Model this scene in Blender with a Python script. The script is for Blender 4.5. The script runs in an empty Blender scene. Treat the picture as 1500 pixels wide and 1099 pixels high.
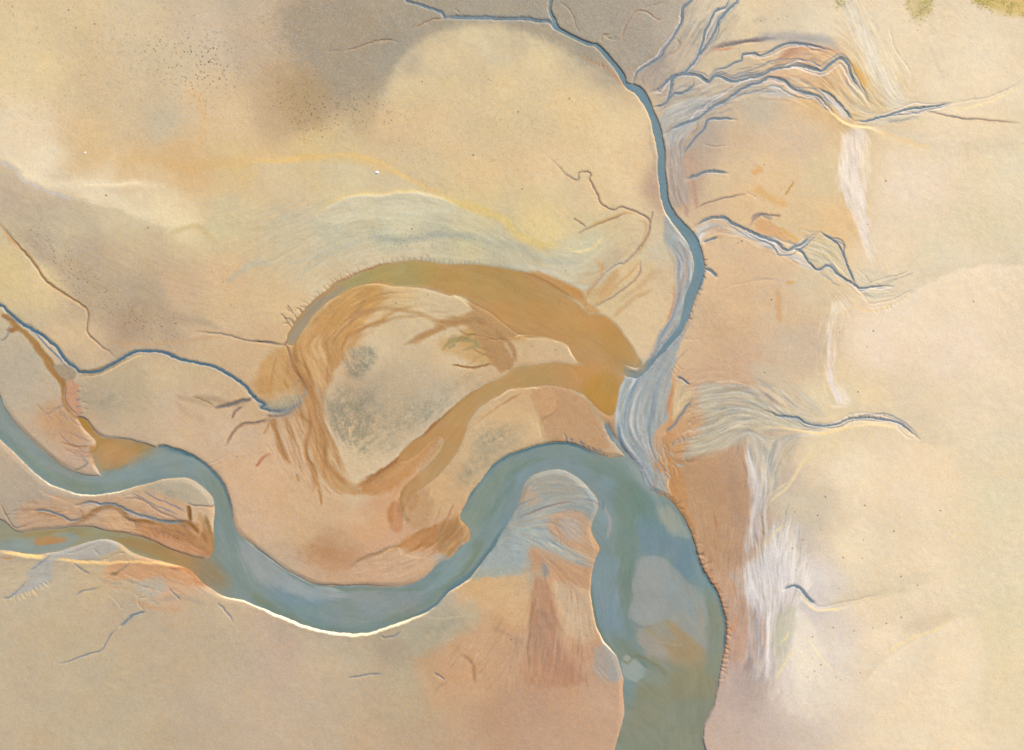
import bpy, math
import numpy as np
from mathutils import Vector
# ------------------------------------------------------------------ scale
# plan coordinates: u to the east, v to the south, 0.1 m per unit; the surveyed patch is 150 m x 110 m
K=0.1; CU,CV=750.0,549.5
def axis(lo,hi,a,b):
    core=np.arange(lo,hi+.5,1.0); st=1.0; out=[]; p=0
    while p<b: st*=a; p+=st; out.append(p)
    out=np.array(out); return np.concatenate([(lo-out)[::-1],core,hi+out])
gx=axis(-30,1530,1.13,30000); gy=axis(-30,1130,1.13,30000)
NX,NY=len(gx),len(gy)
U,V=np.meshgrid(gx.astype(np.float32),gy.astype(np.float32))
rng=np.random.default_rng(7)
def vnoise(cell,seed,us=None,vs=None):
    us=gx if us is None else us; vs=gy if vs is None else vs
    r=np.random.default_rng(seed).standard_normal((512,512)).astype(np.float32)
    def ax(c):
        q=c/cell+1000.37; i=np.floor(q); f=(q-i); f=f*f*(3-2*f); i=i.astype(int); return i%512,(i+1)%512,f.astype(np.float32)
    i0,i1,f=ax(us); j0,j1,g=ax(vs); g=g[:,None]
    a=r[j0]; b=r[j1]; row=a*(1-g)+b*g
    return row[:,i0]*(1-f)+row[:,i1]*f
def fbm(cell,seed,n=4,gain=.5):
    o=0;a=1;t=0
    for k in range(n): o=o+a*vnoise(cell/2**k,seed+k*17); t+=a*a; a*=gain
    return o/math.sqrt(t)
WU=U+1.1*fbm(26,11,3)+0.35*vnoise(3.5,5); WV=V+1.1*fbm(26,12,3)+0.35*vnoise(3.5,6)
WU=WU.astype(np.float32); WV=WV.astype(np.float32)
# ------------------------------------------------------------------ survey data helpers
SC=3.6625
TL={'A1':(0,0),'A2':(370,0),'A3':(740,0),'A4':(1100,0),'B1':(0,240),'B2':(370,240),'B3':(740,240),'B4':(1100,240),
    'C1':(0,480),'C2':(370,480),'C3':(740,480),'C4':(1100,480),'D1':(0,700),'D2':(370,700),'D3':(740,700),'D4':(1100,700),'E':(380,360,2.5),'F':(560,640,2.5),'G':(900,0,2.5),'J':(0,440,2.5),'K':(340,160,2.5),'M':(900,540,2.5)}
def P(s):
    t=None; o=[]
    for k in s.split():
        if k=='P': t=None
        elif k in TL: t=TL[k]
        else:
            x,y=map(float,k.split(','))
            if t: k_=t[2] if len(t)>2 else SC; x=t[0]+x/k_; y=t[1]+y/k_
            o.append((x,y))
    return np.array(o)
def tg(a,b,c,L):
    v=(c-a); n=np.hypot(*v)+1e-6; return v/n*min(n*.5,L,np.hypot(*(b-a))*1.6,np.hypot(*(c-b))*1.6)
def smooth(p,closed=False,step=4.0):
    n=len(p)
    if n<3: return p
    if closed: q=np.vstack([p[-1],p,p[0],p[1]])
    else: q=np.vstack([2*p[0]-p[1],p,2*p[-1]-p[-2]])
    o=[]
    for i in range(1,len(q)-2):
        a,b,c,d=q[i-1],q[i],q[i+1],q[i+2]
        L=np.hypot(*(c-b)); m=int(min(40,max(1,math.ceil(L/step))))
        t=(np.arange(m)/m)[:,None]
        o.append((2*t**3-3*t*t+1)*b+(t**3-2*t*t+t)*tg(a,b,c,L)+(3*t*t-2*t**3)*c+(t**3-t*t)*tg(b,c,d,L))
    if not closed: o.append(p[-1:])
    return np.vstack(o)
def win(x0,x1,y0,y1):
    i0=max(0,np.searchsorted(gx,x0)-1); i1=min(NX,np.searchsorted(gx,x1)+1)
    j0=max(0,np.searchsorted(gy,y0)-1); j1=min(NY,np.searchsorted(gy,y1)+1)
    return slice(j0,max(j1,j0)),slice(i0,max(i1,i0))
def stroke(p,R,warp=True,sm=True):
    if isinstance(p,str): p=P(p)
    if sm: p=smooth(p)
    uu,vv=(WU,WV) if warp else (U,V)
    W=win(p[:,0].min()-R,p[:,0].max()+R,p[:,1].min()-R,p[:,1].max()+R)
    sh=(W[0].stop-W[0].start,W[1].stop-W[1].start)
    d=np.full(sh,1e6,np.float32); s=np.ones(sh,np.float32); t=np.zeros(sh,np.float32)
    n=len(p)-1
    for k in range(n):
        a,b=p[k],p[k+1]
        w=win(min(a[0],b[0])-R-4,max(a[0],b[0])+R+4,min(a[1],b[1])-R-4,max(a[1],b[1])+R+4)
        if w[0].stop<=w[0].start or w[1].stop<=w[1].start: continue
        l=(slice(max(0,w[0].start-W[0].start),w[0].stop-W[0].start),slice(max(0,w[1].start-W[1].start),w[1].stop-W[1].start))
        u=uu[W][l]-a[0]; v=vv[W][l]-a[1]
        e=b-a; L2=float(e@e)+1e-9
        q=np.clip((u*e[0]+v*e[1])/L2,0,1)
        dd=np.hypot(u-q*e[0],v-q*e[1]); m=dd<d[l]
        d[l]=np.where(m,dd,d[l]); s[l]=np.where(m,np.sign(u*e[1]-v*e[0]),s[l]); t[l]=np.where(m,(k+q)/n,t[l])
    return W,d,s,t      # s>0: right-hand side seen in plan with v downwards is negative
def blur(a,sg):
    if sg<=0: return a
    r=max(1,int(round(sg*.98)));
    if sg<1.6:
        k=np.exp(-.5*(np.arange(-5,6)/sg)**2); k/=k.sum()
        for axx in (0,1):
            p=np.pad(a,[(5,5) if i==axx else (0,0) for i in (0,1)],mode='edge'); n=a.shape[axx]
            a=sum(k[i]*(p[i:i+n] if axx==0 else p[:,i:i+n]) for i in range(11))
        return a.astype(np.float32)
    for _ in range(3):
        for axx in (0,1):
            p=np.pad(a,[(r+1,r) if i==axx else (0,0) for i in (0,1)],mode='edge').astype(np.float64)
            c=np.cumsum(p,axis=axx); n=a.shape[axx]; k=2*r+1
            a=((c[k:k+n]-c[:n]) if axx==0 else (c[:,k:k+n]-c[:,:n]))/k
    return a.astype(np.float32)
def poly(p,sg,sm=True,warp=1.0):
    if isinstance(p,str): p=P(p)
    if sm: p=smooth(p,True,6)
    R=3.2*sg+6
    W=win(p[:,0].min()-R,p[:,0].max()+R,p[:,1].min()-R,p[:,1].max()+R)
    u,v=WU[W],WV[W]; u=U[W]+(u-U[W])*warp; v=V[W]+(v-V[W])*warp
    ins=np.zeros(u.shape,bool); n=len(p)
    j0=W[0].start
    for i in range(n):
        a=p[i]; b=p[(i+1)%n]
        if a[1]==b[1]: continue
        lo,hi=min(a[1],b[1]),max(a[1],b[1])
        ja=max(0,np.searchsorted(gy,lo-8)-j0-1); jb=min(u.shape[0],np.searchsorted(gy,hi+8)-j0+1)
        if jb<=ja: continue
        vv=v[ja:jb]; c=(vv>=lo)&(vv<hi)&(u[ja:jb]<a[0]+(vv-a[1])*(b[0]-a[0])/(b[1]-a[1]))
        ins[ja:jb]^=c
    return W,blur(ins.astype(np.float32),sg)
def lin(c):
    c=np.asarray(c,np.float32)/255; return np.where(c<=.04045,c/12.92,((c+.055)/1.055)**2.4).astype(np.float32)
# ------------------------------------------------------------------ sediment colour field
PTS=''' 0,20,224,199,155 100,20,222,196,152 200,30,212,192,157 300,40,208,188,160 370,20,196,177,150 425,40,176,156,130 480,40,170,152,130 560,50,169,151,126 600,80,172,155,135
480,90,178,155,128 455,120,182,158,125 420,165,196,168,130 400,120,196,168,132 375,70,198,176,148 520,130,172,152,125 540,160,196,170,130 700,8,160,147,128 780,15,162,149,129 850,30,162,149,129 880,60,162,149,128 900,30,162,149,129 660,12,162,149,128
700,60,216,198,160 640,90,214,194,155 600,130,218,196,155 750,130,222,196,150 650,200,220,192,148 850,150,226,198,150 800,90,224,198,152 900,200,228,202,155 800,250,226,197,152 880,280,222,194,150 700,260,224,194,146 930,250,226,200,155 590,200,218,188,146 640,150,220,194,148
50,100,226,202,157 150,120,216,190,150 250,100,210,190,155 240,180,204,187,156 300,130,217,190,152 350,170,220,192,150 280,240,220,184,134 200,235,220,188,140 120,225,222,190,142 20,190,232,210,175 50,250,238,218,184 150,272,238,218,182 70,320,196,176,150 20,290,192,172,148 120,330,200,180,150
190,310,222,202,166 250,300,230,207,167 350,250,220,192,140 400,270,216,192,152 460,225,218,190,138 500,260,214,196,156 330,320,212,194,156 210,360,204,178,145 260,430,206,172,138 140,390,186,162,138 60,360,190,170,146 60,420,218,190,146 20,400,216,188,140 330,400,214,180,143 350,460,214,180,140 400,440,218,185,142
180,470,176,150,124 240,475,184,158,130 210,440,182,158,132 330,500,210,178,138 110,500,214,184,145 20,540,190,173,147 280,510,208,176,138 400,500,206,172,132 160,430,184,160,134
160,580,195,174,141 180,570,190,171,137 230,560,210,184,144 300,600,210,182,146 330,640,208,180,148 250,620,208,181,148 280,540,204,180,140 380,560,208,176,134 60,560,197,177,147 40,530,190,174,147 90,610,204,170,132 75,640,196,170,140 120,670,200,170,142 40,720,184,166,142 20,760,186,166,140 80,740,188,170,146 130,720,186,172,148
50,850,196,176,140 100,900,194,174,137 200,900,190,171,138 300,930,188,169,136 400,960,192,168,140 500,960,196,176,142 150,980,190,172,137 30,950,196,177,142 350,980,188,169,138 600,990,188,170,138 450,1050,192,171,140 150,1080,190,172,138 250,850,206,168,128 160,850,198,174,134 580,950,180,162,134
350,700,212,177,140 400,680,212,176,138 450,780,208,174,132 480,800,196,156,116 560,760,210,165,122 600,720,212,164,118 380,760,210,177,142 430,720,210,174,134 540,830,200,160,124 600,840,202,168,134 420,810,202,172,138
560,500,210,186,150 600,480,204,178,140 650,520,212,186,148 620,560,196,175,142 530,690,216,190,150 510,660,214,188,148 700,540,206,174,132 590,660,196,178,146 640,610,190,176,146 700,500,208,176,132 640,430,206,180,144 580,440,206,170,122 500,470,196,152,102 460,600,198,158,112 540,440,198,156,106 490,590,208,178,140 560,570,184,166,136 450,520,200,158,112 790,510,208,176,134 760,440,186,144,88
700,680,196,178,146 680,650,206,176,134 720,640,208,182,146 780,620,206,176,128 760,590,206,168,120 640,720,204,166,126 690,740,210,166,122 660,690,200,164,122 820,600,200,160,108 850,620,196,158,112 600,780,206,162,124
1010,200,180,160,136 990,120,186,170,145 960,90,170,154,136 1000,60,196,176,146 1050,30,206,188,156 1000,250,186,156,128 1080,200,208,180,142 1150,260,222,190,142 1200,250,216,192,148 1100,300,222,188,140 1080,420,216,181,136 1150,450,214,184,144 1060,480,206,172,130 1100,540,204,169,132 1180,500,202,180,150 1040,570,204,168,130 1130,390,218,184,142 1200,420,212,190,152 1050,360,216,184,142 1170,210,212,184,148 1210,330,222,184,130 1170,330,218,188,140 1060,260,214,186,142
1060,130,200,180,150 1120,150,196,180,152 1100,30,226,202,158 1150,50,216,198,164 1200,50,226,207,172 1150,90,206,164,124 1200,110,214,174,124 1220,140,216,178,124 1250,130,214,192,150
1300,60,228,208,172 1400,120,229,208,172 1480,250,224,205,168 1350,280,230,208,178 1300,350,228,206,172 1400,200,228,206,170 1450,350,220,202,165 1380,380,220,202,166 1350,450,232,209,176 1430,420,230,207,174 1400,500,232,208,178 1300,500,234,210,180 1450,600,227,205,170 1340,590,220,198,164 1480,560,226,205,172
1250,700,236,214,178 1350,700,234,210,174 1470,720,220,204,166 1440,660,222,203,168 1250,800,235,213,176 1350,850,231,209,173 1290,880,228,206,170 1280,950,237,215,182 1400,980,236,214,178 1480,900,222,205,166 1470,830,224,206,170 1350,930,228,206,172 1220,600,224,202,160 1200,640,228,206,166 1270,600,228,204,164 1480,980,226,207,168 1350,1080,234,212,176
1015,690,192,145,94 1060,700,188,145,102 1090,780,184,146,112 1050,780,192,146,98 1060,860,196,156,120 1080,900,186,152,124 1075,950,190,152,124 1090,990,184,162,146 1070,640,190,158,124 1010,640,200,158,114 1130,880,200,186,176 1160,900,214,202,190 1140,960,208,194,182 1180,960,230,216,198 1170,850,224,212,200 1140,800,190,176,158 1130,700,196,176,154 1160,740,206,190,160
680,950,204,166,128 750,900,202,160,116 790,950,184,146,114 830,900,204,166,126 720,850,214,178,132 860,950,194,152,116 800,990,188,148,114 620,930,188,172,142 640,970,200,166,128 650,880,188,176,152 700,880,208,174,134 860,800,194,158,116 850,740,176,164,144 780,790,170,170,156 730,800,168,170,158 820,720,160,158,142 750,1050,190,154,122 670,980,208,166,126 820,860,200,158,114 855,850,190,154,118
600,310,212,200,166 560,345,190,182,156 700,340,206,192,154 800,320,220,194,142 850,370,206,192,158 480,350,196,184,158 430,330,206,188,156 640,350,192,182,154 750,360,192,182,156 900,330,208,184,144 930,400,217,185,138 890,440,202,168,122 950,450,216,187,144 970,360,206,188,154 690,300,218,196,146 600,370,204,186,156 460,400,214,190,156 900,390,200,178,148 830,400,204,190,164 760,390,194,182,156 540,380,210,190,160 930,480,216,188,146 900,470,214,186,144'''
pt=np.array([[float(a) for a in k.split(',')] for k in PTS.split()],np.float32)
cu=np.arange(-200,1720,6.0,dtype=np.float32); cv=np.arange(-200,1320,6.0,dtype=np.float32)
CUu,CVv=np.meshgrid(cu,cv)
wn=lambda c,s:vnoise(c,s,cu,cv)
A_=CUu+10*wn(60,31)+4*wn(24,32); B_=CVv+10*wn(60,33)+4*wn(24,34)
num=np.zeros(CUu.shape+(3,),np.float32); den=np.zeros(CUu.shape,np.float32)
for r in pt:
    w=1/((A_-r[0])**2+(B_-r[1])**2+14**2)**1.8
    num+=w[...,None]*r[2:5]; den+=w
cg=num/den[...,None]
ii=np.clip((gx+200)/6,0,len(cu)-1.001); jj=np.clip((gy+200)/6,0,len(cv)-1.001)
i0=ii.astype(int); fi=(ii-i0).astype(np.float32)[None,:,None]; j0=jj.astype(int); fj=(jj-j0).astype(np.float32)[:,None,None]
row=cg[j0]*(1-fj)+cg[j0+1]*fj
G=row[:,i0]*(1-fi)+row[:,i0+1]*fi          # sediment colour (as display values, converted at the end)
G=np.ascontiguousarray(G.astype(np.float32))
H=np.zeros(U.shape,np.float32)             # height, in plan units
WET=np.zeros(U.shape,np.float32)
def mix(W,m,c):
    G[W]+=m[...,None]*(np.array(c,np.float32)-G[W])
def feather(s,sg,warp=1.0):
    W,m=poly(s,sg*(.8 if sg<10 else .95),warp=warp)
    return W,np.clip((m-.5)*(1.7 if sg<10 else 1.1)+.5+.30*FE[W]*4*m*(1-m),0,1)
def cp(s,c,sg=4,a=1.0,wet=0):
    W,m=feather(s,sg); mix(W,m*min(1,a*1.12),c)
    if wet: WET[W]=np.maximum(WET[W],m*wet)
def cs(s,c,w,a=1.0,soft=.5,taper=True,wet=0):
    p=P(s) if isinstance(s,str) else s
    W,d,sg,t=stroke(p,w*1.6+5)
    tp=np.clip(np.minimum(t,1-t)*6,0,1)**.6 if taper else 1
    ww=w*.5*(.35+.65*tp)
    m=np.clip((ww*(1+soft)+.5-d)/(ww*2*soft+1),0,1); m=m*m*(3-2*m)*tp
    mix(W,m*min(1,a*1.15),c)
    if wet: WET[W]=np.maximum(WET[W],m*wet)
def groove(s,w,dep,taper=True,ends=(1,1)):
    W,d,sg,t=stroke(s,w*2.2+3)
    tp=1.0
    if taper:
        a=np.clip(t*5,0,1) if ends[0] else 1; b=np.clip((1-t)*5,0,1) if ends[1] else 1
        tp=(a*b)
    H[W]-=dep*tp*np.exp(-(d/(w*.62))**2)
def scarp(s,h,w=1.2,decay=12,R=45):
    # ground steps up on the side to the right of travel (v down) and fades back
    W,d,sg,t=stroke(s,R); sd=-d*sg
    tp=np.clip(np.minimum(t,1-t)*5,0,1)
    H[W]+=h*tp/(1+np.exp(-np.clip(sd/w,-30,30)))*np.exp(-np.maximum(sd,0)/decay)*np.clip((R-d)/10,0,1)
# ------------------------------------------------------------------ flow streaks (line integral convolution)
FLOW=['A3 240,0 265,120 440,235 600,360 700,480 800,620 845,850 B3 840,0 860,240 1000,400 1060,540 1000,790 C3 830,150 720,300 650,480 700,640 850,800 980,1050 D3 1000,400 1100,700 1100,1000 P 1050,1200',
'C1 0,480 150,650 350,800 530,830 800,740 1000,720 1150,830 1200,1000 D2 0,600 200,720 500,800 800,740 1000,620 1200,400 1330,150 C3 60,750 260,660 450,720 600,850 700,1000 D3 600,600 650,900 850,1060',
'B2 0,320 300,220 500,110 800,80 1100,170 1465,330 B3 0,330 200,420 400,430 550,350','B2 0,400 200,340 500,230 800,210 1200,260 1465,400 B3 150,500 400,600 600,480','B2 0,560 200,450 400,340 700,280 1000,300 1300,400',
'B2 230,900 400,700 700,580 1000,600 1300,640 B3 0,700 300,850 600,1050 C3 560,400','C2 1465,260 1200,380 1050,560 900,760 820,1000','C2 230,150 320,350 400,600 520,820 700,700 950,540 1250,300',
'A4 540,0 620,150 700,350 800,560','A4 500,700 510,1000 B4 560,250 650,500','B4 430,750 410,1050 C4 410,200 450,380','A4 620,700 640,1000 B4 640,300',
'C4 900,600 700,490 500,500 300,520 100,420 C3 1300,330 1000,380','C4 300,510 100,550 C3 1300,520 1050,660 900,680 ','C4 300,500 150,350 0,260 C3 1200,240 1000,260',
'C4 0,560 60,900 D4 0,200 60,500 50,800 0,1090','C4 200,600 100,850 D4 40,300 80,600 100,1090','D3 1320,0 1350,200 1330,500 1400,700 1380,1090','C3 1290,620 1330,900 D3 1300,300 1280,800 1250,1090','D4 250,300 200,600 100,800 80,1090',
'A3 830,610 900,560 1100,540 1300,470 1465,460 A4 100,480 300,540','A3 860,700 1000,600 1200,500','A3 950,400 1100,200 1240,20','A3 700,420 850,260 1000,0','A4 0,420 200,410 360,510 500,640 700,630 900,580 1465,440','A4 100,300 300,240 480,300 600,500 700,600',
'B3 1020,420 1150,330 1300,400 1465,440 B4 200,480 400,580 560,670 640,740 900,650','B4 300,400 450,420 560,640','C3 880,250 830,560 800,700 850,900','C3 60,1000 250,950 450,1000 500,1080','D3 60,300 300,400 470,470','D3 80,200 300,130 450,150','D3 250,250 350,400 480,500',
'D3 200,500 220,800 210,1090','D3 700,450 800,700 1000,900 1060,1090','D2 1465,500 1200,560 1000,720 800,850','D1 0,370 200,350 400,320 700,350 1000,460 1200,580','D2 150,500 400,640 700,640 950,560','D2 1050,1090 1200,900 1300,700 1465,600','B1 0,120 300,260 600,420 900,600 1300,700','B1 0,300 250,520 500,680 900,850 1465,930','B1 200,80 700,130 1200,200 B2 0,200 400,60 900,60 1465,330']
fn=[np.zeros(CUu.shape,np.float32)+1e-9 for _ in range(2)]; fd=np.full(CUu.shape,1e-3,np.float32)
for s in FLOW:
    p=smooth(P(s),False,14); 
    for a,b in zip(p[:-1],p[1:]):
        th=2*math.atan2(b[1]-a[1],b[0]-a[0]); m=(a+b)/2
        x0=int(max(0,(m[0]-70+200)/6)); x1=int((m[0]+70+200)/6); y0=int(max(0,(m[1]-70+200)/6)); y1=int((m[1]+70+200)/6); q=(slice(y0,y1),slice(x0,x1))
        w=np.exp(-((CUu[q]-m[0])**2+(CVv[q]-m[1])**2)/(2*17**2))
        fn[0][q]+=w*math.cos(th); fn[1][q]+=w*math.sin(th); fd[q]+=w
ang=.5*np.arctan2(fn[1]+.02*1e-3,fn[0])
c2=np.cos(2*ang); s2=np.sin(2*ang); cf=np.clip(fd*2,0,1)
def up(a):
    r=a[j0]*(1-fj[...,0])+a[j0+1]*fj[...,0]; return r[:,i0]*(1-fi[...,0])+r[:,i0+1]*fi[...,0]
ang=.5*np.arctan2(up(s2)+.12*vnoise(40,81),up(c2)+.12*vnoise(40,82)); FC=up(cf)
vx=np.cos(ang).astype(np.float32); vy=np.sin(ang).astype(np.float32)
def lic(noise,L,stp=1.0):
    I,J=np.meshgrid(np.arange(NX,dtype=np.float32),np.arange(NY,dtype=np.float32)); acc=noise.copy(); n=1.0
    for sg in (1,-1):
        x=I.copy(); y=J.copy(); px=vx*sg; py=vy*sg
        for k in range(L):
            x+=px*stp; y+=py*stp
            xi=np.clip(x,0,NX-1).astype(np.int32); yi=np.clip(y,0,NY-1).astype(np.int32)
            w=1-k/L; acc+=w*noise[yi,xi]; n+=w*w
            nx=vx[yi,xi]; ny=vy[yi,xi]; f=np.where(nx*px+ny*py<0,-1,1); px=nx*f; py=ny*f
    return acc/math.sqrt(n)
LF=lic(blur(rng.standard_normal(U.shape).astype(np.float32),.8)*2.8,13)
LC=lic(blur(rng.standard_normal(U.shape).astype(np.float32),2.4)*8,20,1.8)
LF/=LF.std(); LC/=LC.std(); ST=np.clip(.75*LF+.5*LC,-2.5,2.5)
FE=(.62*ST*np.clip(FC,0,1)+.5*fbm(9,641,3)).astype(np.float32)
SM=np.zeros(U.shape,np.float32)            # where the streaks show
def sreg(s,a,sg=8):
    W,m=poly(s,sg); SM[W]=np.maximum(SM[W],m*a)
def sstr(s,w,a):
    W,d,_,t=stroke(s,w); SM[W]=np.maximum(SM[W],a*np.clip(1.4*(1-d/w),0,1))

def wash(s,right,left,a=.8,dr=25,dl=12,sh=2.5):
    # two-sided bedding edge: right/left of travel take their own sediment, fading away from the edge
    R_=2.6*max(dr if right else 0,dl if left else 0)+10
    W,d,sg,t=stroke(s,R_); sd=-d*sg+FE[W]*min(sh,3)*.8; e=np.clip(np.minimum(t,1-t)*7,0,1); f=np.clip((R_-d)/12,0,1)*e
    st=1/(1+np.exp(-np.clip(sd/sh*2,-30,30)))
    if right: mix(W,a*f*st*np.exp(-(np.maximum(sd,0)/dr)**1.4),right)
    if left: mix(W,a*f*(1-st)*np.exp(-(np.maximum(-sd,0)/dl)**1.4),left)
def at(x,y): return min(NY-1,max(0,int(np.searchsorted(gy,y)))),min(NX-1,max(0,int(np.searchsorted(gx,x))))
WR=np.random.default_rng(404)
def web(reg,n,ln,w,dep,cols,a=.5,wig=.18):
    p=P(reg); x0,y0=p.min(0); x1,y1=p.max(0); c=0; tries=0
    while c<n and tries<n*30:
        tries+=1; x=WR.uniform(x0,x1); y=WR.uniform(y0,y1); ins=False
        for i in range(len(p)):
            q,r=p[i],p[(i+1)%len(p)]
            if (q[1]>y)!=(r[1]>y) and x<q[0]+(y-q[1])*(r[0]-q[0])/(r[1]-q[1]): ins=not ins
        if not ins: continue
        L=ln*WR.uniform(.4,1.4); k=int(L/3)+2; pts=[(x,y)]; dx=dy=0; ph=WR.uniform(0,6); 
        for i in range(k):
            j_,i_=at(x,y); fx,fy=float(vx[j_,i_]),float(vy[j_,i_])
            if i==0:
                if WR.random()<.5: fx,fy=-fx,-fy
            elif fx*dx+fy*dy<0: fx,fy=-fx,-fy
            dx,dy=fx,fy; o=wig*math.sin(i*.9+ph)+WR.normal(0,wig*.5); x+=3*(fx-fy*o); y+=3*(fy+fx*o); pts.append((x,y))
        q=np.array(pts); ww=w*WR.uniform(.6,1.35)
        if dep: groove(q,ww,dep*.7*WR.uniform(.4,1.2))
        col=cols[WR.integers(len(cols))]
        if col is not None: cs(q,col,ww*1.15,a*WR.uniform(.4,.95))
        c+=1
def licc(f,L,stp=1.0,wt=None):
    I,J=np.meshgrid(np.arange(NX,dtype=np.float32),np.arange(NY,dtype=np.float32)); wt=np.ones(U.shape,np.float32) if wt is None else wt
    acc=f*wt[...,None]; n=wt.copy()
    for sg in (1,-1):
        x=I.copy(); y=J.copy(); px=vx*sg; py=vy*sg
        for k in range(L):
            x+=px*stp; y+=py*stp; xi=np.clip(x,0,NX-1).astype(np.int32); yi=np.clip(y,0,NY-1).astype(np.int32)
            w=(1-k/L)*wt[yi,xi]; acc+=w[...,None]*f[yi,xi]; n+=w
            nx=vx[yi,xi]; ny=vy[yi,xi]; fl=np.where(nx*px+ny*py<0,-1,1); px=nx*fl; py=ny*fl
    return acc/np.maximum(n,1e-5)[...,None]
# ------------------------------------------------------------------ outlines of the water
RIVER='''P -40000,-4000 -3000,100 -400,420 -60,530 C1 -30,330 20,430 60,500 120,570 200,640 270,700 330,750 400,778 460,795 550,800 580,782 640,770 720,735 775,700 800,665 835,645 840,632 920,643 1000,670 1080,715 1150,775 1200,840 1230,920 1245,1000 1265,1085
D1 1290,320 1340,352 D2 20,378 60,410 170,490 250,535 330,572 400,588 470,583 560,581 700,587 780,587 830,575 900,550 960,500 1010,450 1060,440 1100,380 1180,325 1175,290 1130,240 1110,205 1130,170 1160,110 1200,50 1240,0
C2 1290,740 1370,690 C3 80,665 170,632 260,617 340,622 420,645 500,680 560,705 600,690 660,700 700,740 740,800 765,880 830,892 900,940 950,1010 985,1080 D3 1010,350 1040,450 1070,510 1120,590 1150,650 1175,730 1183,800 1180,880 1165,960 1150,1040 1140,1095
P 1045,1030 1030,1070 1040,1130 1100,1400 1500,3000 9000,40000 7500,40000 1100,3000 900,1400 895,1130 915,1050 912,1010
D3 640,1090 615,1000 600,950 570,920 520,860 490,780 475,700 463,620 465,540 480,470 500,410 530,370 490,345 470,310 462,270 475,220 505,180 520,150 490,90 480,30 C3 480,900 440,850 400,800 320,767 230,762 150,785 100,835 85,900 60,970 0,1065
D2 1350,270 1290,370 1250,430 1200,490 1150,550 1060,610 1020,650 985,690 930,725 830,765 720,800 650,825 560,835 450,832 330,810 220,770 100,715 0,680 D1 1300,660 1190,635 1130,592 1060,560 1080,500 1040,470 1130,440 1150,400 1145,300 1150,210 1150,110 C1 1140,900 1110,865 1060,825 1000,805 930,803 850,815 780,838 700,860 620,882 530,897 450,897 370,885 300,855 220,810 130,730 60,660 0,605
P -60,580 -400,520 -3000,200 -40000,-3500'''
SILT='''P -40000,1500 -2000,790 -200,765 D1 -30,225 20,238 60,280 110,297 200,282 330,273 400,262 480,262 560,285 650,293 720,310 800,335 880,370 960,400 1050,430 1130,445 1185,470 1240,600 1190,632 1130,592 1060,552 1035,518 980,482 900,457 800,432 720,412 680,385 640,352 590,335 480,345 400,372 330,392 230,408 180,414 100,407 0,392 P -200,820 -2000,880 -40000,1900'''
CRES='''B2 185,965 195,905 250,825 330,738 430,652 520,612 600,577 700,547 790,527 870,520 1000,534 1100,539 1250,544 1350,562 B3 100,585 200,627 290,682 380,752 450,812 520,818 590,862 650,940 700,1030 735,1085 C3 690,215 640,200 600,235 640,270 610,320 600,380 590,440 570,485 520,440 460,390 400,345 300,312 200,305 100,318 20,330
C2 1300,368 1220,420 1160,500 1130,590 1090,680 1000,785 900,868 845,900 825,960 800,1000 790,930 815,862 890,785 975,712 1015,655 1035,600 1010,570 930,625 860,690 800,718 770,700 850,622 930,572 1000,512 1080,430 1150,370 1250,312 1340,268
C3 60,216 150,203 280,190 400,212 430,208 380,170 355,130 335,100 280,70 200,45 120,50 B2 1400,885 1300,810 1230,770 1190,740 1100,700 1050,705 950,668 850,653 730,648 640,638 560,653 480,688 400,735 330,805 260,900 215,975'''
NORTH='''A3 243,-60 240,0 236,60 258,120 268,152 350,197 435,243 480,252 530,300 590,365 630,440 665,478 700,500 750,570 785,650 810,760 820,880 828,1000 835,1090 B3 838,180 850,240 885,300 945,375 985,440 1010,500 1015,560 1000,640 985,720 968,800 960,840 975,850 995,790 1025,700 1055,620 1070,570 1062,500 1035,420 1010,375 960,320 905,262 875,190 862,60 A3 858,900 850,800 835,700 800,600 770,530 735,475 690,452 655,440 635,390 600,345 545,285 490,240 440,228 350,180 285,142 268,100 247,60 252,0 258,-60'''
TROUGH='J 282,425 310,430 345,472 385,502 480,511 560,534 600,545 580,575 500,600 440,625 400,650 370,645 345,600 338,560 352,527 328,497 300,462'
# level of each water below the flat, and how deep each bed is cut
BED=np.zeros(U.shape,np.float32); BODY=np.zeros(U.shape,np.int8); LEV=np.full(U.shape,.8,np.float32)
LEVN=np.zeros(U.shape,np.float32)+1e-4; LEVS=LEVN*.8
WC=np.zeros(U.shape+(3,),np.float32)
def body(idx,s,dep,lev,col,steep=1.3,gentle=7,gsp=()):
    W,m=poly(s,steep,warp=.8); mb=blur(m,gentle); g=np.zeros(m.shape,np.float32)
    for (x,y,r) in gsp: g=np.maximum(g,np.exp(-((U[W]-x)**2+(V[W]-y)**2)/(2*r*r)))
    prof=m*(1-g)+g*np.clip(mb*1.5-.35,0,1)
    BED[W]=np.maximum(BED[W],dep*prof)
    cov=blur(m,2.5)>.03
    BODY[W]=np.where(cov,idx,BODY[W]); k=blur(cov.astype(np.float32),6); LEVN[W]+=k; LEVS[W]+=k*lev
    WC[W]=np.where(cov[...,None],np.array(col,np.float32),WC[W]); return W,m
body(2,CRES,1.8,.45,(179,138,92),1.5,7,((600,440,40),(620,415,50),(760,520,40),(780,550,40),(690,600,40),(520,440,30),(480,470,30),(700,450,40),(840,620,60),(720,570,20),(620,690,40),(880,620,50),(800,560,40),(590,720,30),(760,470,60),(640,600,30)))
body(3,SILT,3.8,1.9,(146,142,118),1.2,5,((60,760,60),(200,800,30),(280,850,40),(100,810,20)))
body(5,TROUGH,3.4,1.9,(166,128,72),1.5,5,((190,690,30),(150,650,20)))
body(4,NORTH,3.6,1.5,(104,134,150),1.1,5,((975,520,20),(1010,400,18),(920,530,30)))
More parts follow.
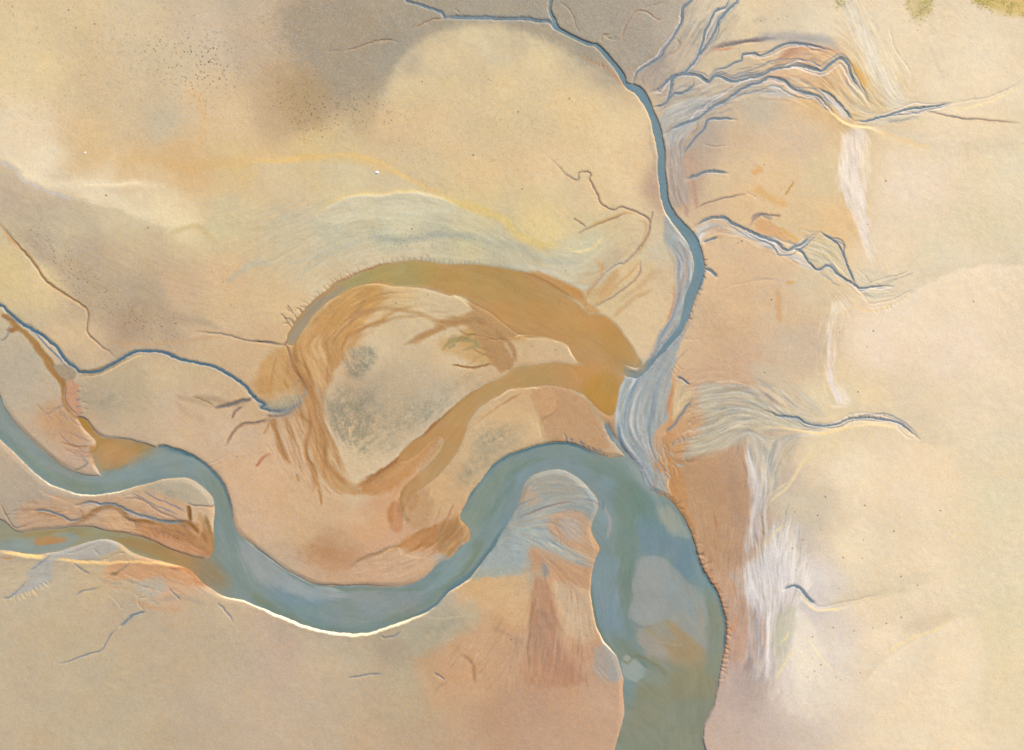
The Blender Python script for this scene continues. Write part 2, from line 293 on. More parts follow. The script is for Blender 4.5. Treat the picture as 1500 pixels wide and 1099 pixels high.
body(1,RIVER,5.2,1.9,(122,138,134),1.5,9,((760,720,30),(800,690,30),(850,700,30),(876,740,25),(868,790,25),(60,650,60),(180,690,30),(290,720,30),(340,800,40),(450,840,50),(560,860,50),(640,810,30),(700,780,20),(870,740,40),(740,790,10),(900,650,40),(960,720,40),(1010,720,40),(885,1010,40),(310,830,60),(930,680,30),(915,665,30),(945,705,35),(965,725,30)))
# narrow creeks: (points, width, body id, colour)
CR=[('B3 1035,600 1005,650 985,710 967,800 948,865 880,962 812,1038 770,1078 C3 705,258 670,252 630,230 590,205',8.5,4,0),
('A2 820,-20 820,0 900,30 970,50 1010,65 1030,95',2.4,6,0),('A2 1020,97 1150,95 1300,100 A3 100,98 180,112 240,118 268,148',3.4,6,0),
('A3 1005,-40 1005,0 950,50 945,110 900,190 850,260 830,310 760,350 710,385 690,430 682,462',2.2,7,1),
('A3 1200,-40 1200,0 1185,40 1130,60 1090,140 1050,240 1030,300 1000,355 960,400 900,415 850,465 770,502',2.0,8,1),('A3 1260,-30 1240,10 1200,50 1150,110 1120,180 1070,250 1030,300',2.2,8,0),
('A3 830,605 860,560 890,480 905,425 960,402 1040,402 1090,432 1130,403 1220,440 1280,430 1380,405 A4 120,370 200,355 250,350 380,380 430,340 480,310 520,340 540,410 600,500 640,560',2.8,9,1),
('A3 790,582 850,560 905,503 950,500 1000,470 1005,440',1.6,10,1),
('A3 850,722 870,715 930,672 1000,652 1050,630 1100,580 1170,550 1230,510 1300,470 A4 60,440 100,415 170,425 220,465 290,500 360,515 400,560 440,610',2.1,11,1),
('A3 960,830 980,790 1020,740 1070,690 1100,640 1180,630 1230,640',1.8,12,1),
('A3 1100,395 1120,375 1200,350 1265,325 1275,292 1340,286 A4 50,300 150,250 210,237 330,240 430,266',1.7,13,1),
('A4 365,478 420,500 480,560 550,640',1.8,14,1),('A4 560,655 640,640 740,615 830,590 900,580 990,573 1080,552',2.0,15,1),
('A3 970,962 1040,930 1090,917 1150,918 1200,930',2.6,16,1),
('B3 1000,352 1050,315 1100,295 1160,290 1210,310 1260,335 1300,355 B4 140,430 190,465 230,445 270,435 310,400 370,370',2.8,17,1),
('B4 200,450 270,470 320,530 360,570 420,550 480,600 560,650 590,670 680,655 760,655',1.6,18,1),('B4 370,370 430,400 480,450 520,540 560,650',1.4,19,1),
('B3 1060,422 1100,408 1135,400',1.8,20,1),('B3 1068,565 1100,573 1140,598',3,21,1),
('P -300,430 -30,452 B1 0,760 50,810 110,850 160,880 240,930 300,980 340,1040 400,1090 C1 430,240 520,232 600,192 680,148 740,132 830,125 900,145 960,168 1060,193 1150,215 1240,260 1310,310 1360,375 1420,415 C2 40,430 110,452 180,440 212,400',3.0,22,1),
('C4 80,450 150,475 240,485 300,515 380,525 450,520 520,490 600,480 700,490 790,515 850,555 900,595',1.9,23,1),
('D4 180,605 220,585 260,595 300,640 345,682',2.3,24,1),
('D1 640,800 700,745 775,720',1.8,25,1),('D1 180,175 240,180 310,205 380,230 450,215',1.8,26,1),('D1 400,155 480,135 540,150 600,140 680,175 780,210 900,238 1000,238',2.2,27,1),
('C3 1000,395 960,450 910,520 860,570',2.2,28,1),('C3 925,268 960,280 990,305',1.6,29,1),('C3 535,505 560,560 600,625 660,700 720,760',7,30,0)]
DAMP=[]
for s,w,idx,e in CR:
    lev=.7+.06*w; dep=lev*1.55+.3
    W,d,sg,t=stroke(s,w*2.4+5); tp=np.clip(np.minimum(t*8 if 1 else 1,(1-t)*8 if e else 1),0,1)
    BED[W]=np.maximum(BED[W],dep*(.3+.7*tp)*np.exp(-(d/(w*.66+.15))**2))
    wob=np.clip(.72+.35*fbm(18,int(900+idx),2)[W],.15,1.3)*(.35+.65*tp)
    cov=(d<w*(.54 if idx==4 else .36)*wob+.25)&(BODY[W]==0); BODY[W]=np.where(cov,idx,BODY[W])
    k=np.clip(1-d/(w+6),0,1)*.5; LEVN[W]+=k; LEVS[W]+=k*lev
    c=((70,104,128) if idx==22 else (114,132,146)) if idx!=30 else (108,134,146)
    if idx==4: c=(100,132,150)
    WC[W]=np.where(cov[...,None],np.array(c,np.float32),WC[W])
    # damp margins
    m=np.exp(-(d/(w*1.0+1.4))**2)*tp; DAMP.append((W,m*.55)); WET[W]=np.maximum(WET[W],m*.6)
LEV=LEVS/LEVN
# ------------------------------------------------------------------ colours of mud, silt and sand
exec_list=[]
# dark mud flat under the dome, orange fringe
cp('A2 470,-40 1000,-40 1465,-20 A3 300,-40 900,-40 1000,0 900,200 830,320 760,350 690,430 650,430 560,300 440,240 270,160 240,130 0,100 A2 1300,110 1000,105 850,200 780,300 720,480 640,520 500,560 400,480 300,330 200,200 180,60',(164,151,128),11,.6,.2)
cp('A2 150,60 400,40 700,120 700,300 500,330 200,280 130,180',(168,150,124),20,.5)
cp('A2 120,400 300,380 420,520 400,640 250,700 160,560',(178,152,112),14,.55)
cs('A2 1000,105 1200,130 1465,145 A3 100,140 220,165 300,230 400,300',(182,158,128),9,.6)
cs('A3 380,280 460,330 540,360 590,410 650,470',(190,140,92),4,.6)
wash('A2 700,620 700,520 720,440 780,330 870,240 1000,165 1150,125 1300,118 A3 100,165 220,215 300,250 400,320 500,372 600,440',(222,201,158),(162,151,130),.8,24,38,8)
wash('A1 -150,780 0,850 120,930 220,1005 330,1045 450,1075 620,1100 B1 700,270 860,330 1000,370',(200,180,149),(241,221,184),.6,34,20,5)
wash('A2 -100,905 0,875 200,865 330,852 450,835 560,842 680,880 800,945 920,1015 1030,1055 1120,1100',(206,192,160),(222,186,130),.5,20,14,3)
wash('B2 300,310 340,270 400,228 480,190 560,172 700,168 780,158 870,160 960,178 1040,195 1120,240 1300,310',(212,199,168),(232,204,140),.7,24,7,1.6)
wash('B4 620,790 740,757 850,700 1000,610 1130,562 1300,548 1600,545',(237,215,183),(212,195,164),.6,30,30,2.5)
wash('C4 460,500 560,474 700,484 850,548 930,620 1100,640',(234,211,172),(206,190,160),.55,16,20,3)
wash('D4 380,705 480,690 600,650 800,590 1000,560',(237,215,180),(212,197,164),.55,14,20,3)
wash('D4 560,1150 700,990 800,915 920,845 1080,765 1250,745',(239,219,186),(216,198,164),.55,22,18,3)
wash('A4 700,600 900,590 1000,602 1200,577 1330,527 1465,457 1600,400',(236,214,177),(218,201,170),.55,13,16,2.5)
wash('A4 600,690 660,694 760,722 900,775 1020,825',(238,212,164),(214,198,168),.6,10,10,2.5)
wash('C3 1290,560 1305,700 1312,860 D3 1305,100 1300,250 1285,400 1278,540',(180,148,122),None,.6,26,1,4)
wash('C3 885,250 905,380 865,560 850,690 890,860 960,1010 D3 985,270 1040,400',None,(190,140,86),.75,1,13,3)
# yellow crests
cs('A2 -100,900 0,870 200,860 330,848 450,830 560,838 680,875 800,940 920,1010 1030,1050 1120,1095',(230,196,130),6,.5,.9)
cs('B2 150,-20 400,-30 570,-20 800,70',(226,184,112),12,.35,.9)
cs('A1 600,880 800,850 1000,900 1150,880 1400,880',(220,180,116),16,.3,.9); cs('A1 1000,560 1040,500 1100,650 1050,800',(224,184,130),12,.4,.9)
cs('B2 1030,190 1200,240 1350,300 B3 50,370 150,420 300,450',(224,192,120),12,.55,.9)
cs('A1 0,770 100,900 200,960 300,985 450,995 700,990 900,990',(242,222,186),12,.55,.9)
cs('A1 -40,840 0,870 60,900 120,960 220,1010 330,1050 420,1090',(206,196,186),5,.55,.9)
# pale fan band north of the crescent channel
cp('B2 330,280 480,190 560,172 700,168 870,160 1000,190 1120,240 1000,270 800,290 600,300 450,320 340,300',(214,202,170),4,.75)
cs('B2 300,520 400,460 560,420 620,410',(190,184,166),5,.4); cs('B2 180,545 300,520 240,640',(192,184,164),5,.3); cs('B2 610,370 680,400 760,410 900,400 1000,380 1200,390',(170,166,150),9,.6,.9)
cs('B2 1000,380 1200,400 1465,450 B3 100,480 250,520 450,530',(182,176,156),12,.5,.9)
cs('B3 0,540 150,560 280,620 380,665 470,650 560,560 700,500',(200,190,172),9,.7,.9)
cs('B3 310,450 400,470 480,440 530,380',(232,206,150),3,.7)
cs('B2 0,430 200,340 420,260 560,230',(212,190,160),7,.4,.9); cs('B2 0,330 200,240 380,175',(222,190,152),4,.5)
# rusty margin of the crescent
cs('B3 0,572 100,592 200,625 300,680 380,720 420,760',(186,140,86),7,.75); cs('B3 180,630 300,665 400,700 420,730',(196,142,82),9,.7,.7)
cs('B2 195,930 220,870 300,770 400,680 520,600 640,560 800,520',(178,134,96),4,.7)
cp('B3 420,740 520,800 440,800',(198,148,92),3,.7)
cs('B3 470,500 520,560 480,640 430,720',(206,156,104),7,.5,.9); cs('B3 600,560 560,640 500,720',(204,150,98),10,.45,.9)
cs('B3 720,300 760,330 740,430 700,500',(196,160,116),6,.5,.9); cs('B3 440,335 560,292 650,262 720,270',(206,160,98),5,.5)
cs('B3 600,740 700,680 760,620 840,560',(196,158,110),9,.4,.9)
# island rim washes
cp('B2 300,850 420,730 560,655 640,650 700,700 640,800 560,900 470,960 440,1060 400,1090 390,1000 330,900',(192,146,88),5,.7,.3)
cs('B2 470,985 520,900 590,830 650,760 760,690',(180,132,76),3,.6); cs('B2 640,880 760,800 880,760',(178,134,80),4,.55)
cs('B2 860,980 980,890 1080,850 1190,810 1260,860',(182,138,80),7,.6,.8); cs('B2 560,950 600,880 680,840 740,800',(184,138,80),5,.5)
cp('B2 1190,810 1300,850 1465,900 1465,950 1340,960 1330,1060 1250,1010 1150,1000 1100,950 1150,880',(190,146,84),7,.7,.3)
cp('C2 1000,60 1200,60 1320,130 1330,200 1200,190 1100,150 1000,130',(198,158,100),7,.6); cs('C2 1040,100 1080,60 1180,70',(160,140,90),7,.5,.9)
cs('C2 1060,205 1150,212 1290,195',(166,130,84),3,.6)
cp('C2 200,60 340,60 400,120 400,260 380,330 330,300 300,240 240,180',(206,164,106),4,.6)
cs('C2 215,120 240,200 285,270 320,360 350,470 400,600 390,700 430,770 500,830 560,840',(184,136,80),8,.8,.6,wet=.4)
cs('C2 390,300 400,200 410,130 380,60',(180,136,82),3.5,.6)
cs('C2 560,850 640,815 740,740 830,680 900,620',(176,126,72),6,.8,.7); cp('C2 560,870 700,780 850,690 1000,590 1030,620 950,710 830,800 780,880 700,900 600,900',(198,146,94),7,.55)
for s,w in (('C2 130,460 118,540 128,630 165,690 215,740',5.5),('C2 95,500 60,580',3),('C2 250,370 265,480 310,530 280,620 285,690 330,750 340,850 310,900',4.5),('C2 320,530 345,620 340,700',2.5),('C2 355,520 380,600 385,690 385,790',5),('C2 180,480 190,560 230,610',2.5),('C2 400,560 450,650 460,740',5),
  ('C2 180,120 190,220 170,300 210,330',3),('C2 130,150 90,330',3),('C2 240,790 250,830',4),('C2 350,820 370,960',4)):
    cs(s,(182,138,86),w,.75,.6); groove(s,w*.8,.35)
cp('C2 60,170 180,100 200,200 260,300 200,330 100,360 20,340',(196,148,86),5,.55)
cs('C2 0,350 60,420 150,440 220,390 230,340',(146,146,132),6,.6,.8,wet=.5)
cp('B2 330,850 450,730 560,660 640,650 720,680 640,760 590,860 500,950 450,1090 C2 440,190 400,300 330,260 250,160 200,60 B2 240,930',(196,146,86),6,.5)
cp('C2 200,90 240,200 300,330 340,470 380,640 420,760 500,835 600,850 700,800 640,860 520,900 420,860 350,760 300,600 290,440 240,320 200,220',(190,142,88),5,.6)
cp('C2 560,845 650,795 740,740 830,665 930,580 1040,500 1120,440 1130,540 1060,600 1000,600 900,700 830,790 760,860 620,900',(196,144,90),5,.65)
cs('C2 560,842 650,790 740,730 830,655 930,575 1020,505 1100,435',(158,116,76),3.2,.7)
wash('C2 1300,275 1150,365 1080,428 1000,505 930,570 850,625 770,700 650,790 560,845 500,838',(214,187,150),(170,124,76),.85,12,9,2)
wash('B2 620,900 530,990 C2 440,240 395,340 380,430 410,540 460,650 490,760 530,835',(190,142,90),(214,187,150),.8,13,12,2.5)
cp('E 1010,515 1100,505 1200,560 1290,615 1300,700 1240,760 1160,722 1060,715 1035,650 1010,580',(190,150,106),6,.85); cp('E 1180,560 1250,600 1300,625 1310,590 1250,530',(172,126,66),5,.6); cs('E 1130,520 1190,560 1240,620 1270,680',(176,160,126),6,.5)
cs('E 1035,590 1050,560 1085,560 1080,610 1040,630 1032,660',(180,132,88),2.4,.7); cp('E 1000,530 1080,540 1090,600 1040,620 1010,590',(204,160,110),4,.6)
cs('E 855,565 930,526 1000,520 1040,528',(232,196,146),2,.7); cs('E 770,670 850,610 900,570 965,540',(184,134,84),3,.6); cs('E 620,800 700,720 760,670 850,600',(204,164,112),8,.5)
cp('E 560,900 640,850 720,700 780,640 900,580 1000,600 1030,700 880,790 780,900 730,960 620,1000 560,1040',(212,178,130),9,.5)
for k_ in range(3):
    W,m=feather(('E 730,840 800,780 900,720 960,700 900,760 800,830 770,880','E 790,700 860,660 960,640 900,720 800,740','E 250,620 330,560 420,700 380,760 300,700')[k_],9); n=np.clip(.6+.5*fbm(5,97+k_,3)[W],0,1.3); mix(W,m*.5*n,(160,150,118))
cp('E 760,190 860,240 960,305 1060,332 960,330 890,345 930,430 870,460 800,350 740,285 640,302 660,268 770,252',(182,140,92),4,.85,.3)
cp('E 830,210 960,250 1060,300 1130,360 1040,332 960,315 870,262',(194,152,100),5,.7)
for q,w,a in (('E 300,340 350,265 420,232 560,245 700,285 790,265',6,.5),('E 525,368 600,330 670,300 790,275 860,300',8,.65),('E 290,390 325,325 380,300 400,285',3.5,.6),('E 255,400 290,320 350,250 400,160',5,.6),('E 345,345 380,300 470,270',3,.6),('E 790,330 800,370 850,385',3,.6),('E 780,380 820,400 855,410',2.5,.6),('E 700,440 770,445 850,435',2.5,.7),('E 400,310 480,270 600,262',4,.4),('E 860,300 920,370 940,430',7,.6)): cs(q,(172,130,84),w,a,.6)
cs('E 660,390 700,355 760,345 800,365 740,385',(160,142,94),6,.6); cs('E 690,380 720,360',(146,134,96),4,.5)
cs('E 490,148 560,142 620,150 700,178 760,215 785,245',(236,202,150),2.2,.75); cs('E 230,235 260,195 330,155 400,140 490,148',(230,186,128),2.2,.7); cs('E 930,335 960,328 1050,336 1120,365 1140,400 1170,432',(238,208,158),2.2,.75)
cs('E 85,375 105,345 140,290 190,240 240,185',(140,116,100),4.5,.8); cs('E 95,350 118,420 150,480 180,540',(158,114,74),3.5,.8); cs('E 130,440 150,380 215,270 240,240',(196,146,92),9,.5)
cp('E 200,330 240,360 245,440 240,520 200,500 175,430',(212,172,120),3,.6); cs('E 245,370 248,440 242,510',(180,134,84),2.2,.7)
cs('E 170,480 190,560 215,640 240,720 250,800 300,865 340,885',(178,132,82),6,.6,.7); cs('E 240,620 270,700 320,800 330,860',(224,194,152),4,.5)
cs('E 60,610 50,660 70,720 110,790',(172,126,80),5,.7); cs('E 180,600 185,680 170,760 195,830 200,900',(176,130,84),5,.7); cs('E 215,600 225,700 235,800 240,860',(176,130,84),4,.6); cs('E 80,620 110,660 130,700',(186,140,92),4,.5)
cs('E 0,575 40,602 90,606 140,585 155,550',(136,144,142),7,.75,.7,wet=.5); cs('E 20,622 80,625 130,605',(120,124,134),3,.6); cs('E 130,560 165,545 155,510',(150,150,140),4,.6)
cs('E 400,860 480,800 560,730 640,660 700,610 760,560',(168,120,76),3.5,.75,.6); cs('E 440,870 520,810 600,740 680,660',(202,156,104),8,.5)
cs('E 520,1010 515,950 540,890 600,840',(178,134,90),7,.7); cp('E 540,900 600,880 640,960 600,1040 540,1020',(184,144,102),6,.5); cp('E 480,960 520,940 520,1040 480,1040',(186,130,84),4,.5)
cs('E 980,95 1080,128 1170,180 1195,225',(188,136,80),9,.75,.8); cs('E 1150,110 1250,90 1380,0',(196,160,118),3,.4)
cs('E 1195,240 1260,190 1340,110 1400,60',(206,158,106),4,.5); cs('E 1290,270 1350,210 1440,160',(196,156,106),7,.45)
cs('J 90,108 140,165 185,222 205,272 230,322 236,385 280,420 320,468 352,502',(168,128,80),7,.85,.6,wet=.4); cp('J 190,232 265,236 282,268 250,300 228,296 205,265',(166,146,118),2.5,.75); cp('J 255,318 285,302 292,370 302,420 262,402 242,368',(202,158,122),2,.8); cs('J 236,330 234,370 250,400 290,418',(140,104,70),1.8,.7)
cs('J 0,50 40,70 60,100 20,110',(160,108,60),7,.7); cs('J 270,262 330,262 390,240 430,222',(168,138,98),6,.8,.7); cs('J 300,285 370,268 430,238 480,212 540,202',(232,200,148),2,.6)
cs('J 700,352 780,362 860,382 920,362',(176,148,116),9,.55,.9); cs('J 845,386 880,370 925,360',(120,106,104),4,.7,.7); cs('J 640,350 720,372 790,392',(184,156,122),6,.4,.9); cs('J 640,370 700,420 760,440',(190,160,124),8,.35,.9)
cp('J 520,692 600,655 690,655 760,690 792,742 745,762 690,745 600,715',(186,174,150),4,.7); cp('J 480,700 560,690 690,745 700,805 600,790 500,740',(204,166,130),6,.6)
for q in ('J 470,705 560,745 660,790','J 520,695 600,735 690,775','J 540,750 620,785 690,812'): cs(q,(118,122,146),1.8,.6)
cs('J 270,752 330,745 400,752 450,770 520,795 600,808 690,812',(92,104,136),2.2,.6); cs('J 370,778 410,758 460,790 530,812 600,822 690,822 740,860 775,920',(146,106,62),6,.75,.7); cs('J 690,760 700,800 690,820',(150,112,66),5,.7); cs('J 730,780 750,830 770,900',(170,134,88),6,.6); cs('J 330,800 380,775 440,770 490,830 480,845',(150,112,80),2,.7)
cp('J 520,815 700,830 780,940 740,950 640,900 540,860',(206,156,112),5,.6); cs('J 560,830 600,870 650,890',(160,118,74),3,.6); cs('J 620,835 680,870 720,900',(164,118,76),4,.6)
cs('J 0,925 60,935 140,940 200,945',(238,206,144),4,.7); cs('J 250,960 400,965 520,955 600,965 700,995',(236,192,132),3,.6); cs('J 150,560 250,600 330,640',(188,160,130),8,.4)
cs('J 0,60 60,78 110,105 160,150 210,200 255,250',(84,104,140),2.0,.5)
cs('J 1000,400 1050,405 1090,380',(112,116,132),3,.6); cp('J 930,352 1000,368 1060,350 1090,360 1060,392 990,395 950,378',(176,164,134),3,.7,.4)
cs('J 1080,150 1080,210 1120,250 1150,330',(170,124,72),6,.7,.6)
# right-hand strip, second pass
cp('M 560,650 600,620 640,575 656,680 705,795 650,800 560,880 500,870 478,760 490,715',(222,211,203),6,.75); wash('M 655,550 662,640 695,750 722,850',(237,215,178),(220,208,196),.7,14,10,2)
cp('M 250,300 480,285 492,440 482,600 440,720 385,760 300,650 240,480',(180,145,110),9,.55); cs('M 430,380 440,480 460,600',(160,134,112),14,.5,.9)
cs('M 488,290 510,400 545,520 560,620',(222,210,198),7,.5,.8); cs('M 590,230 600,290 625,340',(236,208,168),3,.7); cs('M 620,240 632,290',(216,210,200),4,.6); cs('M 560,300 590,400 570,470',(166,166,146),8,.5,.8)
cs('M 570,880 565,960 560,1050',(230,216,206),5,.7); cp('M 600,900 660,860 640,960 600,1050 580,1050',(200,192,166),5,.6); cp('M 640,860 700,900 760,1050 700,1200 700,1300 640,960',(236,222,198),8,.5)
cs('M 230,350 260,480 300,640',(196,138,78),7,.5,.8); cs('M 180,300 220,340 215,420 240,480',(150,104,66),2.2,.6)
cs('M 640,800 680,800 740,870',(186,184,182),7,.5,.9)
cp('C3 690,560 800,600 840,690 875,860 890,900 850,900 790,850 740,760 700,680',(174,170,158),6,.55); cp('C3 640,330 720,300 800,330 790,480 720,620 680,560 650,460',(170,174,168),7,.45)
# point bar and gully fans, second pass
cp('F 500,270 520,190 600,130 680,125 740,150 780,240 770,300 700,250 600,240 520,290',(158,160,148),5,.55,.5); cs('F 530,150 600,128 680,122 740,145',(196,188,160),1.8,.6); cs('F 500,288 560,268 640,250 720,235',(116,126,140),2,.75)
cp('F 430,360 520,300 620,330 700,400 780,460 760,480 660,430 560,400 520,440 370,490 340,490',(166,172,162),6,.7,.5); cp('F 520,180 580,170 600,220 540,250',(184,158,126),7,.6)
cp('F 620,320 700,280 760,310 785,360 800,420 780,470 720,430 650,370',(194,152,108),4,.75); cp('F 640,270 700,262 720,300 660,320',(172,152,134),5,.5)
cp('F 330,500 520,490 540,560 530,700 400,640 300,560 240,580',(212,174,126),8,.6); cp('F 560,500 600,530 640,640 660,780 740,900 520,900 540,740 545,600',(176,130,96),6,.6); cp('F 630,540 760,560 780,700 790,760 700,740 650,640',(206,174,134),7,.6)
cp('F 120,760 260,740 420,760 540,700 530,900 200,900',(200,160,120),12,.35); cp('F 60,700 220,640 330,600 350,680 220,760 100,800',(186,176,148),9,.5); cs('F 290,790 330,830 340,900',(160,118,86),5,.5,.8); cs('F 575,450 595,480 600,520',(150,146,136),7,.7,.9)
cp('F 800,740 860,800 880,850 870,900 830,900 820,800',(160,160,152),4,.6,.4)
# grey algae-dusted ground on the island and the bars
for s,a,sg in (('C2 520,110 640,100 660,160 600,260 520,270 500,210',.75,8),('C2 400,350 480,330 640,380 640,560 520,620 440,560 400,440',.7,12),('C2 480,500 640,520 760,600 640,660 520,620',.4,12),('C2 680,420 800,380 1000,440 900,540 760,580',.45,14),('C2 1050,300 1150,250 1250,260 1100,380 1000,480 900,500',.35,10)):
    W,m=feather(s,sg); n=np.clip(.75+.28*fbm(14,91,3)[W]+.25*vnoise(2.2,93)[W],0,1.3); mix(W,m*a*n,(152,143,118))
for s,a in (('C1 440,330 620,300 680,400 600,480 470,450',.4),('C2 1200,600 1300,560 1465,540 1400,680 1250,760 1140,850 1110,780',.4),('D1 300,60 400,130 300,210 60,160',.3),('D2 850,830 1100,740 1180,800 900,900',.4),('D2 0,760 500,850 700,860 600,960 300,900',.25),('D1 720,0 1000,60 1000,130 800,90',.35)):
    W,m=poly(s,9); n=np.clip(.8+.35*fbm(14,95,3)[W],0,1.3); mix(W,m*a*n,(150,145,124))
# pink and tan marks
cs('B1 0,335 70,420 170,510 240,610 330,690 430,750 470,800',(196,146,92),4,.8,.8); cs('B1 80,340 200,440 330,560 450,680 480,760',(182,158,134),20,.5,.9)
cs('B1 350,530 480,610 600,680 700,780',(184,160,130),18,.55,.9); cs('B1 700,760 850,840 1000,830 1200,890',(180,156,128),14,.6,.9); cs('B1 560,960 800,970 1000,950 1200,930',(196,160,122),7,.5,.9)
cs('B1 900,380 1050,340 1180,440',(208,182,132),7,.5,.9); cs('B1 1200,640 1350,540 1465,530',(186,178,158),9,.5,.9)
cs('B1 0,790 60,850 130,900 190,980 240,1040 C1 250,190 300,260 340,310 350,390 400,460',(172,128,76),8,.8,.6,wet=.4); cs('C1 430,255 520,240 600,200 690,155',(176,144,96),5,.7)
cp('C1 345,300 390,280 420,400 430,480 370,440 345,380',(198,150,116),3,.7)
cs('B1 0,960 40,920 50,860',(150,140,130),3,.6)
cs('C1 1150,430 1230,415 1290,395 1340,382',(132,122,112),6,.75,.8); cs('C1 1215,640 1240,575 1300,522 1400,512 1465,492',(172,136,108),4.5,.75); cs('C1 1235,500 1260,455 1300,425',(150,120,110),3,.6)
cs('C1 1375,750 1430,680',(184,124,90),3,.6); cs('C2 20,750 60,690 110,675',(186,128,94),2.5,.6); cs('C1 1030,370 1120,400 1160,430',(176,150,116),5,.5,.9)
cp('C1 1340,300 1465,260 1465,400 1400,390',(188,144,88),6,.4)
cp('C1 200,420 330,430 430,480 490,600 440,650 340,620 240,560',(196,152,110),10,.6); cs('C1 230,470 280,440 340,425',(170,140,120),3,.6); cs('C1 330,610 400,640 480,640',(190,138,92),4,.7); cs('C1 430,690 470,730 400,770',(160,150,130),4,.6)
cp('C1 480,640 520,620 560,600 700,612 830,640 770,690 720,725 640,765 590,775 560,760 520,760 490,700',(174,130,74),3,.8,.5)
# left marsh strip
cp('D1 100,160 200,110 400,110 600,100 900,190 1010,230 1140,300 1150,460 900,400 560,280 300,270 120,290',(198,158,122),6,.6)
cp('D1 710,240 860,225 1000,245 1050,240 1130,300 1145,430 1050,410 900,350 780,300 720,290',(178,128,80),5,.7,.3)
for s,w,c in (('D1 350,262 450,220 520,180 600,150 660,180 690,225 780,230 900,238 1000,242 1060,290 1130,370',5.5,(150,108,60)),('D1 1015,235 1020,180 1010,140',4.5,(146,106,60)),('D1 1100,200 1130,300 1145,420',7,(160,124,78)),('D1 180,180 300,215 400,240',4,(176,130,86)),('D1 420,170 445,200',3,(186,136,100)),('D1 640,200 690,260',4,(168,124,76)),('D1 520,240 570,240 620,290 700,295',3,(186,140,96))):
    cs(s,c,w,.8,.7,wet=.4); groove(s,w*.7,.4)
cp('D1 560,200 620,170 680,230 720,250 720,280 690,290 620,285 565,250',(206,166,124),3,.8)
cs('D1 1070,190 1080,250 1060,310 1000,260',(204,160,112),5,.7)
cp('D1 730,250 850,270 960,330 1100,420 1000,420 850,360 740,310',(206,152,108),6,.7)
for k in range(16):
    x=735+k*24+9*math.sin(k*4.1); L_=.5+.5*abs(math.sin(k*1.9)); cs(f'D1 {x:.0f},{246+k*3} {x+16+8*math.sin(k*3.3):.0f},{246+k*3+34*L_:.0f} {x+22*math.sin(k*2.3):.0f},{246+k*3+66*L_:.0f}',(164,116,70),1.2+1.6*abs(math.sin(k*2.7)),.5)
cp('D1 340,390 560,325 640,350 620,390 560,420 400,440',(182,174,160),3,.8,.4); cp('D1 290,450 400,450 400,400 560,440 640,440 560,450',(180,168,150),4,.5)
cp('D1 700,440 900,450 1000,470 1060,540 1120,590 1080,590 900,560 700,540 560,540 600,450',(208,156,108),5,.7); cs('D1 900,480 1000,500 1060,560 1110,590',(168,116,72),5,.6); cs('D1 1100,520 1140,560',(176,140,110),4,.5)
cs('D1 0,400 80,410 220,420 380,445 600,455 800,450 900,462 1000,490',(236,196,132),3.2,.75); cs('D1 0,430 60,440 60,420',(190,140,80),3,.5)
cp('D1 150,500 280,400 380,390 280,470 270,560 130,620 30,650 150,560',(176,170,158),3,.7)
cp('D1 720,560 850,530 900,590 800,640 740,600',(184,174,152),4,.6); cs('D1 700,640 800,690 900,700 1000,710',(200,158,116),8,.5,.9); cs('D1 500,510 560,570 480,610',(182,160,120),5,.4)
cs('D1 850,650 980,640 1100,680',(166,152,128),8,.4,.9)
# middle flats
cp('D2 230,380 420,350 560,400 640,420 540,480 420,460 300,430',(188,140,96),10,.65); cs('D2 150,80 300,180 500,220 700,200',(214,182,140),20,.4,.9)
cs('D2 520,490 560,460 600,435 700,400 800,360 900,300 1000,260 1080,225',(168,122,74),5,.75); cp('D2 790,340 850,310 960,270 1060,220 1110,200 1115,260 1090,320 1000,350 850,400 800,370',(190,136,82),5,.75,.3)
for s in ('D2 850,400 940,330 1060,240','D2 900,400 1000,330 1090,250','D2 940,420 1010,360 1060,300'): cs(s,(170,116,62),3,.5); cs(s.replace(' ',' ',1),(206,156,104),1.2,.3)
cp('D2 1000,270 1110,210 1180,290 1170,330 1100,350 1060,430 1000,420',(174,132,84),4,.7); cs('D2 620,440 720,400 780,375 800,410 860,430 950,430',(222,188,140),1.6,.8)
cp('D2 970,410 1060,430 1000,520 930,570 850,580 900,530 980,480',(176,172,158),4,.7); cp('D2 590,440 700,410 780,380 820,430 960,430 960,520 850,570 600,570 500,550',(206,168,130),6,.5)
cs('D2 740,250 735,180 760,120',(186,126,76),7,.5,.9); cs('D2 800,130 810,200 850,240',(160,130,86),6,.5,.9); cs('C2 830,1000 870,940 880,880',(186,140,92),9,.5,.9)
cp('D2 0,360 120,440 250,530 400,590 520,620 530,640 400,625 250,580 100,520 0,480',(166,160,152),4,.7,.4)
# point bar inside the river
cp('D2 1465,0 1465,480 1230,520 1150,560 1060,610 1200,490 1290,370 1400,200',(166,172,164),6,.85,.4)
cp('C3 0,1065 60,970 90,880 100,830 150,780 230,764 320,768 400,800 440,850 480,900 500,960 D3 480,200 460,280 400,250 300,200 150,190 60,300 0,400',(156,160,150),6,.8,.5)
cp('D3 60,60 120,40 200,110 150,140 90,150',(186,160,130),8,.7); cp('D3 120,-20 300,-40 400,0 420,90 300,110 180,60',(166,158,138),8,.6)
cp('D3 220,250 280,190 380,170 450,210 470,330 500,400 480,470 400,400 280,340',(190,156,120),5,.8); cp('D3 280,250 330,200 400,240 420,300 340,330 290,300',(178,164,146),6,.7)
cs('D3 0,230 120,310 250,380 400,440 470,470',(168,174,162),16,.7,.8); cs('D3 60,210 150,180 220,162 300,142 380,125',(120,130,140),2.4,.8); cs('D3 100,240 200,340 300,380 400,430',(206,190,158),2,.5)
